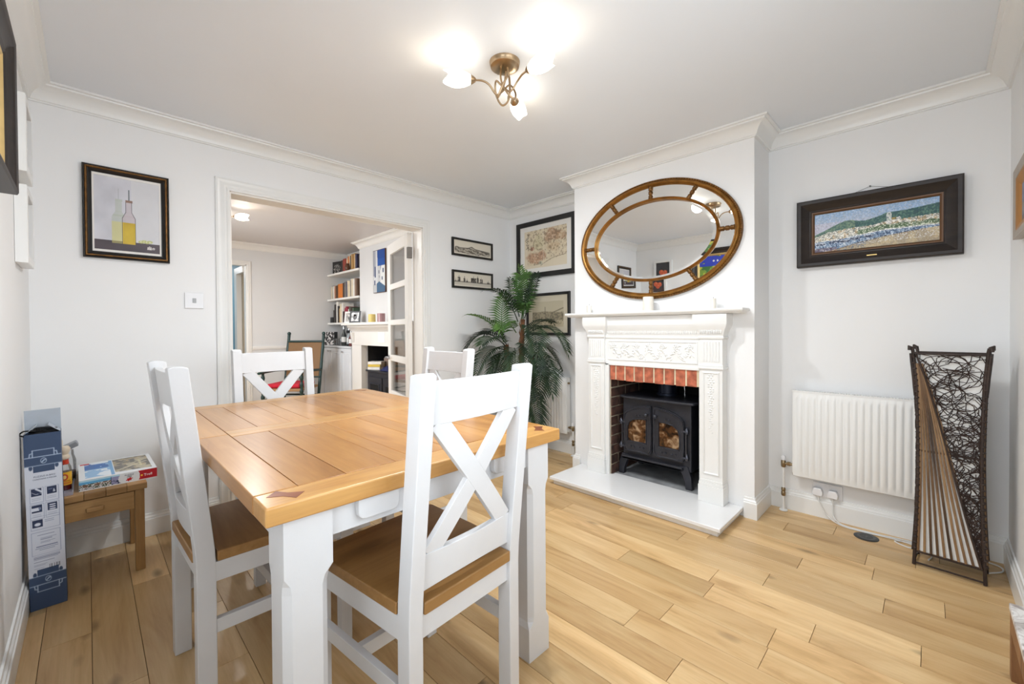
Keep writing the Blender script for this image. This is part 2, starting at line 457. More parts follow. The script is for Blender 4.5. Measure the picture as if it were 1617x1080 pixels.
# sooty brickwork on the left cheek of the recess
g = G(); g.box(-.37, .119, FO1 - .004, FO1, .03, .925); ob('mortar', g, M['mortard'], chim)
zz = .062; c = 0
while zz < .90:
    xx = -.37 - (.11 if c % 2 else 0)
    while xx < .115:
        a, b = max(xx, -.37), min(xx + .205, .118)
        if b - a > .02:
            g = G(); d = random.uniform(.010, .016)
            g.box(a + .002, b - .006, FO1 - d, FO1 - .003, zz, zz + .062); ob('brick', g, M['brickd'], chim, bevel=.002, seg=1)
        xx += .215
    zz += .073; c += 1
# soldier-course lintel
g = G(); g.box(-.3715, -.33, FO2 + .005, FO1 - .005, .779, .90); ob('mortar', g, M['mortar'], chim)
yy = FO1 + .02
while yy > FO2:
    a, b = min(yy, FO1 - .002), max(yy - .064, FO2 + .012)
    if a - b > .012:
        g = G(); g.box(-.374 - random.uniform(0, .004), -.335, b, a, .775 + random.uniform(-.002, .002), .90)
        ob('brick', g, M['brick'], chim, bevel=.003, seg=1)
    yy -= .0752

# far room shell
g = G()
g.box(-W - .1, -W, WT / 2, 1.15, -.01, H); g.box(-W - .1, -W, 2.75, FY + .1, -.01, H)
g.box(-W - .1, -W, 1.15, 2.75, -.01, .85); g.box(-W - .1, -W, 1.15, 2.75, 2.12, H)
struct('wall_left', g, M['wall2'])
w1 = bpy.data.objects.new('added_far_window', None); COL.objects.link(w1); w1['kind'] = 'structure'; w1.location = (-W - .05, 1.95, 0)  # unseen window, added to light the far room
g = G()
for a, b in ((-.8, -.74), (-.03, .03), (.74, .8)): g.box(-.03, .03, a, b, .85, 2.12)
for a, b in ((-.74, -.03), (.03, .74)):
    g.box(-.03, .03, a, b, .85, .91); g.box(-.03, .03, a, b, 2.06, 2.12)
ob('window_frame', g, M['trim'], w1)
for a, b in ((-.74, -.03), (.03, .74)):
    g = G(); g.box(-.003, .003, a, b, .91, 2.06); ob('pane', g, M['glass'], w1)
HX1, HX2, HZ = -2.33, -1.562, 2.095      # doorway to the hall
g = G()
g.box(-W - .1, HX1, FY, FY + .1, -.01, H); g.box(HX2, .2, FY, FY + .1, -.01, H); g.box(HX1, HX2, FY, FY + .1, HZ, H)
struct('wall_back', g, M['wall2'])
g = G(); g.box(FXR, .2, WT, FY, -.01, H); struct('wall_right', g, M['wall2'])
FCX, FCY1, FCY2, FFO1, FFO2 = -.42, 2.61, 1.18, 2.43, 1.46
g = G()
g.box(FCX, FXR, FFO1, FCY1, -.01, H); g.box(FCX, FXR, FCY2, FFO2, -.01, H); g.box(FCX, FXR, FFO2, FFO1, .95, H)
fch = struct('wall_chimney', g, M['wall2'])
g = G(); g.box(-.062, FXR, FFO2, FFO1, 0, .95); g.box(-.40, -.062, FFO1 - .012, FFO1 - .001, 0, .948); ob('mortar', g, M['soot_shade'], fch)
zz = .05; c = 0
while zz < .93:
    yy = FFO2 + (.1 if c % 2 else 0)
    while yy < FFO1 - .03:
        g = G(); g.box(-.072, -.061, yy, min(yy + .205, FFO1 - .014), zz, min(zz + .06, .947)); ob('brick', g, M['brickd'], fch); yy += .215
    zz += .073; c += 1
# hall beyond the far doorway
hw_ = HX2 + .004
g = G(); g.box(hw_, hw_ + .1, 4.18, 6, -.01, H); g.box(hw_, hw_ + .1, FY + .1, 4.18, 2.02, H)
g.box(-2.9, -2.8, FY + .1, 6, -.01, H); g.box(-2.9, hw_ + .1, 6, 6.1, -.01, H); g.box(-2.9, hw_ + .1, FY + .1, 6.1, H, H + .1)
struct('wall_hall', g, M['blue_wall'])
g = G(); g.box(hw_ - .035, hw_ + .03, 4.17, 4.30, 0, 2.09); g.box(hw_ - .035, hw_ + .03, FY + .1, 4.17, 2.0, 2.09)
struct('trim_4', g, M['trim2'])
g = G(); g.box(hw_ + .06, hw_ + .1, FY + .1, 4.17, 0, 2.02); g.box(hw_ + .03, hw_ + .06, 4.09, 4.17, 0, 2.0); g.box(hw_ + .045, hw_ + .06, 3.86, 3.95, 0, 2.0)
struct('door_3', g, plain('hall_door_paint', 186, 170, 146))

# ------------------------------------------------------------------ trims
XY = lambda a, b, h: (a, b, h)
corn = [(0, -.0895), (.010, -.0895), (.010, -.082), (.016, -.079), (.020, -.066), (.028, -.050), (.042, -.034), (.060, -.023), (.072, -.019), (.074, -.012), (.088, -.010), (.088, 0)]
g = G(); g.sweep([(-W, -L), (-W, 0), (0, 0), (0, CY1), (-PB, CY1), (-PB, CY2), (0, CY2), (0, -L)], [(o, H + z) for o, z in corn], XY, True, -1)
struct('trim_1', g, M['trim'], smooth=35)
g = G(); g.sweep([(-W, WT), (-W, FY), (FXR, FY), (FXR, FCY1), (FCX, FCY1), (FCX, FCY2), (FXR, FCY2), (FXR, WT)], [(o, H + z) for o, z in corn], XY, True, -1)
struct('trim_2', g, M['trim2'], smooth=35)
skirt = [(0, 0), (.018, 0), (.018, .094), (.014, .098), (.013, .106), (.008, .112), (.006, .124), (0, .126)]
def skirting(name, path, mat=M['trim']):
    g = G(); g.sweep(path, skirt, XY, False, -1); return struct(name, g, mat, smooth=30)
skirting('baseboard_left', [(-W, -L), (-W, 0), (OX1 - .076, 0)])
skirting('baseboard_right', [(OX2 + .06, 0), (0, 0), (0, CY1), (-PB, CY1), (-PB, -1.13)])
skirting('baseboard_chimney', [(-PB, -2.352), (-PB, CY2), (0, CY2), (0, -L), (-W, -L)])
skirting('baseboard_far', [(HX2 + .055, FY), (FXR, FY), (FXR, FCY1 + .01)], M['trim2'])
# picture rail low on the far wall
g = G(); g.box(HX2 + .056, -.5, FY - .02, FY, .90, .935); g.box(HX2 + .056, -.5, FY - .012, FY, .885, .90); struct('trim_5', g, M['trim2'])
# door casings
arch = [(0, 0), (0, .016), (.012, .02), (.020, .016), (.030, .019), (.046, .014), (.054, .012), (.064, .014), (.075, .010), (.075, 0)]
def casing(name, x1, x2, zt, y, mat, sgn=-1):
    g = G(); g.sweep([(x2, 0), (x2, zt), (x1, zt), (x1, 0)], arch, lambda a, b, h: (a, y + sgn * h, b), False, -1)
    return struct(name, g, mat, smooth=30)
casing('trim_3', OX1, OX2, OZ, 0, M['trim'])
casing('trim_6', OX1, OX2, OZ, WT, M['trim2'], 1)
arch = [(o * .72, h) for o, h in arch]
casing('trim_7', HX1, HX2, HZ, FY, M['trim2'])
g = G()
g.box(OX1 - .007, OX1 + .010, -.002, WT + .002, 0, OZ - .002); g.box(OX2 - .010, OX2 + .007, -.002, WT + .002, 0, OZ - .002)
g.box(OX1 + .010, OX2 - .010, -.002, WT + .002, OZ - .012, OZ + .007)
struct('trim_8', g, M['trim2'])
g = G(); g.box(HX1 - .002, HX1 + .012, FY - .001, FY + .1, 0, HZ); g.box(HX2 - .012, HX2 + .002, FY - .001, FY + .1, 0, HZ); g.box(HX1, HX2, FY - .001, FY + .1, HZ - .012, HZ + .002)
struct('trim_9', g, M['trim2'])

M['hinge'] = plain('dull_steel_hinge', 110, 104, 98, .4, metal=.8)
# glazed door leaf swung open into the far room
d1 = bpy.data.objects.new('door_1', None); COL.objects.link(d1); d1['kind'] = 'structure'
d1.location = (-1.126, .142, 0); d1.rotation_euler = (0, 0, radians(75))
DL, DH = .72, 2.03
def part(name, x0, x1, z0, z1, mat=M['trim2'], t=.02):
    g = G(); g.box(x0, x1, -t, t, z0, z1); return ob(name, g, mat, d1, bevel=.003)
part('stile', 0, .095, .01, DH); part('stile', DL - .105, DL, .01, DH)
rails = [(1.925, DH), (1.567, 1.622), (1.210, 1.262), (.848, .908), (.49, .545), (.01, .18)]
for a, b in rails: part('rail', .095, DL - .105, a, b)
for (a, _), (_, b) in zip(rails[:-1], rails[1:]): part('pane', .095, DL - .105, b, a, M['glass'], .003)
for z in (1.80, .42): part('hinge', -.012, .018, z, z + .1, M['hinge'], .022)
g = G(); g.tube([(DL - .05, .02, .88), (DL - .05, .055, .88), (DL - .06, .062, .88), (DL - .16, .062, .882)], .009, 8); g.lathe([(.024, 0), (.024, .008), (.012, .012)], 14, (DL - .05, .02, .88), Matrix.Rotation(radians(-90), 3, 'X'))
g.tube([(DL - .05, -.02, .88), (DL - .05, -.055, .88), (DL - .06, -.062, .88), (DL - .16, -.062, .882)], .009, 8); g.lathe([(.024, 0), (.024, .008), (.012, .012)], 14, (DL - .05, -.02, .88), Matrix.Rotation(radians(90), 3, 'X'))
ob('door_handle', g, M['chrome'], d1, smooth=40)
g = G(); g.lathe([(.012, 0), (.009, .02), (.014, .03), (.0, .036)], 12, (DL - .03, -.02, 1.25), Matrix.Rotation(radians(90), 3, 'X')); ob('knob', g, M['chrome'], d1, smooth=40)
# ------------------------------------------------------------------ dining table
TX1, TX2, TY1, TY2, TZ = -2.912, -1.947, -2.205, -0.665, .80
t = thing('dining_table', 'large oak-topped dining table with chunky white legs in the middle of the room', 'table', ((TX1 + TX2) / 2, (TY1 + TY2) / 2, 0))
hx, hy = (TX2 - TX1) / 2, (TY2 - TY1) / 2
sy = 0.022                                # the seam between the two halves (local y)
TB, TE = TZ - .042, .0006
def board(name, x0, x1, y0, y1, mat, z0=TB, z1=TZ, bev=.0012):
    g = G(); cx, cy = (x0 + x1) / 2, (y0 + y1) / 2
    g.box(x0 - cx + TE, x1 - cx - TE, y0 - cy + TE, y1 - cy - TE, z0, z1)
    return ob(name, g, mat, t, bevel=bev, seg=1 if bev < .003 else 3, loc=(cx, cy, 0))
bw = .095
def half(y0, y1, near):
    if near:
        board('border_board', -hx, hx, y0, y0 + bw, M['table_x'], bev=.005); board('border_board', -hx + bw, hx - bw, y1 - .045, y1, M['table_x'])
        a, b = y0 + bw, y1 - .045
    else:
        board('border_board', -hx + bw, hx - bw, y0, y0 + .06, M['table_x']); board('border_board', -hx, hx, y1 - bw, y1, M['table_x'], bev=.005)
        a, b = y0 + .06, y1 - bw
    ya, yb = (a, y1) if near else (y0, b)
    board('border_board', -hx, -hx + bw, ya, yb, M['table_y'], bev=.003); board('border_board', hx - bw, hx, ya, yb, M['table_y'], bev=.003)
    ws = [.115, .14, .055, .13, .075, .14, .12] if near else [.105, .12, .07, .13, .10, .12, .13]
    s = (2 * hx - 2 * bw) / sum(ws); x = -hx + bw
    for w in ws:
        board('tabletop_plank', x, x + w * s, a, b, M['table_y'], TZ - .02, TZ - random.uniform(0, .0006), .0014); x += w * s
half(-hy, sy, True); half(sy, hy, False)
for sx in (-1, 1):
    for sgy in (-1, 1):
        g = G(); P = [(-.033, -.0185), (0, -.0105), (.033, -.0185), (.033, .0185), (0, .0105), (-.033, .0185)]
        g.prism(P, TZ - .004, TZ + .0006, 'z', Matrix.Rotation(radians(-45) * sx * sgy, 4, 'Z'))
        ob('corner_inlay', g, M['inlay'], t, loc=(sx * (hx - .056), sgy * (hy - .056), 0))
# aprons
for sgy in (-1, 1):
    g = G(); g.box(-hx + .146, hx - .146, sgy * (hy - .048) - .011, sgy * (hy - .048) + .011, .682, TB); ob('apron', g, M['white'], t, bevel=.002)
for sx in (-1, 1):
    g = G(); g.box(sx * (hx - .06) - .011, sx * (hx - .06) + .011, -hy + .13, hy - .13, .682, TB); ob('apron', g, M['white'], t, bevel=.002)
for sgy in (-1, 1):
    for xo in (-.222, .222):
        r = .018; x0, x1, z0, z1 = xo - .055, xo + .055, .704, TB
        P = [(x0, z1), (x0, z0 + r)] + [(x0 + r - r * cos(a), z0 + r - r * sin(a)) for a in (.5, 1.0, 1.57)] + [(x1 - r + r * sin(a), z0 + r - r * cos(a)) for a in (0.0, .5, 1.0, 1.57)] + [(x1, z1)]
        ys = sgy * (hy - .037); g = G(); g.prism(P, ys, ys + sgy * .022, 'y'); ob('pull_block', g, M['white'], t, bevel=.003)
def tleg(sx, sgy):
    g = G(); hw = .053
    def ring(h, ch, ins):
        # square with chamfered corners, inner x side trimmed by ins
        xi = hw - ins; c = max(ch, .0008)
        return [(-xi + c, -hw, h), (hw - c, -hw, h), (hw, -hw + c, h), (hw, hw - c, h), (hw - c, hw, h), (-xi + c, hw, h), (-xi, hw - c, h), (-xi, -hw + c, h)]
    rows = [ring(0, 0, 0), ring(.115, 0, 0), ring(.135, .014, .008), ring(.15, .016, .009), ring(.585, .016, .009), ring(.605, .013, .006), ring(.625, 0, 0), ring(TB, 0, 0)]
    vs = [q for r in rows for q in r]; fs = [tuple(range(8)), tuple(range(63, 55, -1))]
    for i in range(7):
        for k in range(8): fs.append((i * 8 + k, i * 8 + (k + 1) % 8, i * 8 + 8 + (k + 1) % 8, i * 8 + 8 + k))
    g.add([(v[0] * sx, v[1] * sgy, v[2]) for v in vs], fs)
    ob('leg', g, M['white'], t, loc=(sx * (hx - .094), sgy * (hy - .078), 0))
for sx in (-1, 1):
    for sgy in (-1, 1): tleg(sx, sgy)

# ------------------------------------------------------------------ dining chairs
def make_chair(label):
    r = thing('dining_chair', label, 'chair', group='dining chairs around the oak table')
    wd = M['white']
    ZT = 1.062; ln = .062
    def back(z): return 0 if z < .47 else -ln * ((z - .47) / (ZT - .47)) ** 1.05
    zs = [0, .25, .44, .50, .56, .70, .85, ZT - .006]
    for sx in (-1, 1):
        P = [(back(z), z) for z in zs] + [(back(ZT) + .012, ZT), (back(ZT) + .036, ZT - .002)] + [(back(z) + .05, z) for z in reversed(zs)]
        g = G(); g.prism(P, sx * .184 - .021, sx * .184 + .021, 'x'); ob('back_post', g, wd, r, bevel=.003)
    def rail(name, z0, z1, arch=0.0, sag=.012, th=.021):
        g = G(); n = 9; vs = []; fs = []
        for i in range(n):
            u = -1 + 2 * i / (n - 1); x = u * .166; d = -sag * (1 - u * u)
            zb = z0 + arch * (1 - u * u)
            for z in (zb, z1):
                y = back(z) + .016 + d
                vs += [(x, y, z), (x, y + th, z)]
        for i in range(n - 1):
            a = 4 * i; b = a + 4
            fs += [(a, b, b + 1, a + 1), (a + 2, a + 3, b + 3, b + 2), (a, a + 2, b + 2, b), (a + 1, b + 1, b + 3, a + 3)]
        fs += [(0, 1, 3, 2), (4 * n - 4, 4 * n - 2, 4 * n - 1, 4 * n - 3)]
        g.add(vs, fs); ob(name, g, wd, r, bevel=.002)
    rail('top_rail', .932, 1.040); rail('lower_rail', .508, .606, .012)
    zl, zh = .598, .94
    for sx in (-1, 1):
        a = Vector((sx * -.138, zl)); b = Vector((sx * .138, zh)); d = (b - a).normalized(); nn = Vector((-d.y, d.x)) * .0265
        g = G(); o = .0006 * sx; vs = []; fs = []; K = 8
        for i in range(K + 1):
            c = a + (b - a) * i / K; u = c.x / .166; dd = -.012 * (1 - min(1, u * u))
            for q in (c - nn, c + nn):
                y = back(q.y) + .0172 + dd
                vs += [(q.x, y + o, q.y), (q.x, y + .0178 + o, q.y)]
        for i in range(K):
            p = 4 * i; q = p + 4
            fs += [(p, q, q + 1, p + 1), (p + 2, p + 3, q + 3, q + 2), (p, p + 2, q + 2, q), (p + 1, q + 1, q + 3, p + 3)]
        fs += [(0, 1, 3, 2), (4 * K, 4 * K + 2, 4 * K + 3, 4 * K + 1)]
        g.add(vs, fs); ob('cross_bar', g, wd, r, bevel=.0015, seg=1)
    # seat of three boards
    def xw(y): return .2065 + (y - .05) * .052
    Y0, Y1 = -.004, .468
    cuts = [(Y0, .052, .161, .161), (.052, .468, None, None)]
    g = G()
    P = [(-.161, Y0), (.161, Y0), (.161, .0525), (xw(.0525), .0525), (xw(.455), .452), (xw(.455) - .014, Y1), (-xw(.455) + .014, Y1), (-xw(.455), .452), (-xw(.0525), .0525), (-.161, .0525)]
    g.prism(P, .458, .490, 'z'); ob('seat', g, M['seat'], r, bevel=.004)
    for sx in (-1, 1):
        g = G(); g.prism([(sx * .180, .045), (sx * .204, .045), (sx * .222, .45), (sx * .198, .45)], .398, .458, 'z'); ob('seat_rail', g, wd, r, bevel=.0015)
        g = G(); g.prism([(sx * .182, .045), (sx * .202, .045), (sx * .217, .45), (sx * .197, .45)], .238, .28, 'z'); ob('stretcher', g, wd, r, bevel=.0015)
        g = G(); g.box(sx * .206 - .020, sx * .206 + .020, .43, .47, 0, .458); ob('front_leg', g, wd, r, bevel=.002)
    g = G(); g.box(-.164, .164, .012, .034, .392, .458); ob('seat_rail', g, wd, r, bevel=.0015)
    g = G(); g.box(-.187, .187, .440, .462, .398, .458); ob('seat_rail', g, wd, r, bevel=.0015)
    g = G(); g.box(-.203, .203, .245, .267, .238, .278); ob('stretcher', g, wd, r, bevel=.0015)
    return r
ch = make_chair('white cross-back dining chair nearest the camera at the near edge of the oak table')
ch.location = (-2.424, -2.268, 0); ch.rotation_euler = (0, 0, radians(4.2))
copy_tree(ch, (-2.950, -1.415, 0), radians(-90 + 2.0), 'white cross-back dining chair seen side-on left of the oak table by the side table')
copy_tree(ch, (-2.412, -.530, 0), radians(180), 'white cross-back dining chair at the far end of the oak table before the open doorway')
copy_tree(ch, (-1.785, -1.258, 0), radians(90), 'white dining chair right of the oak table, mostly hidden behind the nearest chair')

# ------------------------------------------------------------------ hearth and fire surround
r = thing('hearth', 'low white stone hearth slab on the floor before the stove', 'hearth', (-.45, -1.742, 0))
g = G(); g.box(-.282, .13, -.606, .606, .034, .058); ob('slab', g, paint('polished_white_stone', C8(238, 238, 238), .12, .01, 3), r, bevel=.005)
g = G(); g.box(-.256, .13, -.586, .586, 0, .034); ob('plinth', g, M['trim'], r, bevel=.002)
g = G(); g.box(-.3185, .1195, FO2 + .004, FO1 - .003, .0, .0562); ob('back_hearth', g, M['slate'], chim)

r = thing('fire_surround', 'carved white mantelpiece surround framing the black stove', 'fireplace', (-PB, -1.742, .058))
m = M['trim']; Zb = .058
def zz_(z): return z - Zb
def yl(y): return y + 1.742
YL, YR = (-1.265, -1.405), (-2.115, -2.253)
for s, (ya, yb) in ((1, YL), (-1, YR)):
    y0, y1 = yl(yb), yl(ya)
    fx = -.082
    g = G()
    g.box(fx, 0, y0, y1, zz_(.165), zz_(1.25))                               # shaft
    ob('pilaster', g, m, r, bevel=.002)
    g = G(); g.box(fx - .012, 0, y0 - .008, y1 + .008, 0, zz_(.165)); g.box(fx - .008, 0, y0 - .005, y1 + .005, zz_(.165), zz_(.185)); g.box(fx - .004, 0, y0 - .002, y1 + .002, zz_(.185), zz_(.20))
    ob('plinth_block', g, m, r, bevel=.002)
    # raised frame of the shaft panel
    g = G()
    g.sweep([(y0 + .018, zz_(.235)), (y1 - .018, zz_(.235)), (y1 - .018, zz_(.885)), (y0 + .018, zz_(.885))], [(0, 0), (.002, .006), (.007, .008), (.011, .004), (.013, 0)], lambda a, b, h: (fx - h, a, b), True, 1)
    ob('panel_moulding', g, m, r)
    # carved flower drop
    g = G(); cy = (y0 + y1) / 2
    for k in range(26):
        z = .865 - k * .0145; sw = .008 * sin(k * 1.7); rr = .011 * (1 - k / 34)
        for q in (-1, 1):
            g.lathe([(0, -.003), (rr * .8, 0), (rr * .5, .004), (0, .006)], 6, (fx, cy + sw + q * rr * .9, zz_(z)), Matrix.Rotation(radians(-90), 3, 'Y') @ Matrix.Rotation(random.random(), 3, 'Z'))
    ob('carved_drop', g, m, r, smooth=60, kind='stuff')
    # moulding under capital, flutes, neck, corbel
    g = G(); g.box(fx - .012, 0, y0 - .009, y1 + .009, zz_(.903), zz_(.918)); g.box(fx - .007, 0, y0 - .005, y1 + .005, zz_(.918), zz_(.93)); ob('capital_band', g, m, r, bevel=.003)
    g = G()
    n = 6; st = (y1 - y0 - .03) / n
    for k in range(n):
        yy = y0 + .015 + st * (k + .5); g.lathe([(st * .36, zz_(.95)), (st * .36, zz_(1.075))], 8, (fx + .001, yy, 0))
    ob('fluting', g, m, r, smooth=50)
    g = G()
    prof = [(0, zz_(1.09)), (.008, zz_(1.095)), (.010, zz_(1.105)), (.005, zz_(1.11)), (.008, zz_(1.125)), (.016, zz_(1.15)), (.028, zz_(1.172)), (.034, zz_(1.19)), (.034, zz_(1.25)), (0, zz_(1.25))]
    g.sweep([(0, y0), (fx, y0), (fx, y1), (0, y1)], prof, lambda a, b, h: (a, b, h), False, 1)
    ob('corbel', g, m, r, smooth=25)
    g = G()
    k = y0 + .006
    while k < y1 - .004:
        g.lathe([(0, zz_(1.122)), (.0036, zz_(1.13)), (.0042, zz_(1.148)), (0, zz_(1.156))], 6, (fx - .014, k, 0)); k += .0105
    ob('carved_tongues', g, m, r, smooth=60, kind='stuff')
# frieze between the pilasters
fx = -.060; y0, y1 = yl(-2.115), yl(-1.405)
g = G(); g.box(fx, 0, y0, y1, zz_(.90), zz_(1.25)); ob('frieze', g, m, r)
g = G(); g.box(fx - .006, fx + .02, y0, y1, zz_(.886), zz_(.905)); g.box(fx - .006, 0, yl(-2.117), yl(-2.104), 0, zz_(.9)); g.box(fx - .006, 0, yl(-1.436), yl(-1.403), 0, zz_(.9)); ob('opening_frame', g, m, r, bevel=.003)
g = G(); g.prism([(fx, zz_(1.085)), (fx - .006, zz_(1.09)), (fx - .008, zz_(1.098)), (fx - .002, zz_(1.102)), (fx - .004, zz_(1.115)), (fx - .01, zz_(1.14)), (fx - .022, zz_(1.168)), (fx - .028, zz_(1.186)), (fx - .028, zz_(1.25)), (fx, zz_(1.25))], y0, y1, 'y'); ob('frieze_cornice', g, m, r)
g = G(); k = y0 + .008
while k < y1 - .004:
    g.lathe([(0, zz_(1.118)), (.0036, zz_(1.126)), (.0042, zz_(1.146)), (0, zz_(1.154))], 6, (fx - .0085, k, 0)); k += .0115
ob('carved_tongues', g, m, r, smooth=60, kind='stuff')
g = G(); g.sweep([(y0 + .02, zz_(.925)), (y1 - .02, zz_(.925)), (y1 - .02, zz_(1.073)), (y0 + .02, zz_(1.073))], [(0, 0), (.002, .005), (.007, .006), (.01, 0)], lambda a, b, h: (fx - h, a, b), True, 1); ob('panel_moulding', g, m, r)
g = G(); RY = Matrix.Rotation(radians(-90), 3, 'Y'); rc = random.Random(4)
def petal(yy, zv, rad, hgt, ang, st=1.6):
    Mx = RY @ Matrix.Rotation(ang, 3, 'Z') @ Matrix.Diagonal((st, .8, 1)); g.lathe([(0, -.003), (rad, 0), (rad * .6, hgt * .7), (0, hgt)], 6, (fx, yy, zv), Mx)
for k in range(7):
    cy = y0 + .07 + k * (y1 - y0 - .14) / 6
    for q in range(6): a = q * pi / 3; petal(cy + .014 * cos(a), zz_(1.037) + .014 * sin(a), .0085, .008, rc.random() * 3)
    g.lathe([(.007, 0), (.005, .010), (0, .012)], 8, (fx, cy, zz_(1.037)), RY)
    for q in range(10): petal(cy + rc.uniform(-.032, .032), zz_(1.0) + rc.uniform(-.03, .045), .008, .007, rc.random() * 3, 1.8)
    if k < 6:
        d_ = (y1 - y0 - .14) / 6
        for q in range(13):
            u = q / 12; yy = cy + d_ * u; zv = zz_(1.02 - .05 * sin(pi * u)); petal(yy, zv + rc.uniform(-.007, .007), .0085, .008, rc.random() * 3)
        for q in range(4): petal(cy + d_ * .5 + rc.uniform(-.02, .02), zz_(.952) + rc.uniform(-.008, .014), .009, .007, rc.random() * 3, 1.8)
ob('carved_swags', g, m, r, smooth=60, kind='stuff')
# shelf
g = G()
prof = [(0, 1.252), (.116, 1.252), (.122, 1.256), (.128, 1.262), (.134, 1.265), (.138, 1.272), (.138, 1.279), (.134, 1.283), (0, 1.283)]
g.sweep([(0, yl(-2.245)), (-.001, yl(-2.245)), (-.001, yl(-1.215)), (0, yl(-1.215))], [(o, zz_(z)) for o, z in prof], lambda a, b, h: (a, b, h), False, 1)
ob('mantel_shelf', g, m, r)
def candle(y, x, rad, h, label):
    q = thing('candle', label, 'candle', (x, y, 1.2835), 0)
    g = G(); g.lathe([(rad * .97, 0), (rad, .004), (rad, h - .004), (rad * .94, h), (rad * .5, h - .003), (0, h - .004)], 28); ob('wax', g, M['wax'], q, smooth=35)
    g = G(); g.tube([(0, 0, h - .005), (.001, 0, h + .004), (.003, .001, h + .010)], .0012, 5); ob('wick', g, M['blackf'], q)
candle(-1.764, -.40, .036, .098, 'thick ivory pillar candle in the middle of the mantel shelf')
candle(-1.255, -.375, .019, .060, 'small white candle at the left end of the mantel shelf')
candle(-2.19, -.375, .017, .064, 'small white candle at the right end of the mantel shelf')

# ------------------------------------------------------------------ stove
r = thing('wood_stove', 'black cast-iron stove with two glazed doors in the fireplace', 'stove', (-.12, -1.75, .0566))
i_ = M['iron']; ZB = .0566
sx_ = lambda x: x + .12
sy_ = lambda y: y + 1.75
sz_ = lambda z: z - ZB
g = G(); g.box(sx_(-.285), sx_(.05), sy_(-2.015), sy_(-1.497), sz_(.175), sz_(.64)); ob('body', g, i_, r, bevel=.008)
g = G(); P = [(-.315, -1.50), (-.33, -1.53), (-.335, -1.76), (-.33, -2.0), (-.315, -2.04), (-.28, -2.055), (.06, -2.05), (.06, -1.475), (-.29, -1.475)]
g.prism([(sx_(a), sy_(b)) for a, b in P], sz_(.64), sz_(.657), 'z'); ob('top_plate', g, i_, r, bevel=.005)
g = G(); g.lathe([(.078, sz_(.657)), (.078, sz_(.672)), (.069, sz_(.675)), (.069, sz_(.92))], 28, (sx_(-.06), sy_(-1.745), 0)); ob('flue_pipe', g, plain('blued_steel_flue', 40, 46, 62, .35, metal=.5), r, smooth=40)
g = G(); g.tube([(sx_(-.03), sy_(-1.865), sz_(.657)), (sx_(-.03), sy_(-1.865), sz_(.70)), (sx_(-.03), sy_(-1.845), sz_(.92))], .004, 8); ob('control_rod', g, M['chrome'], r)
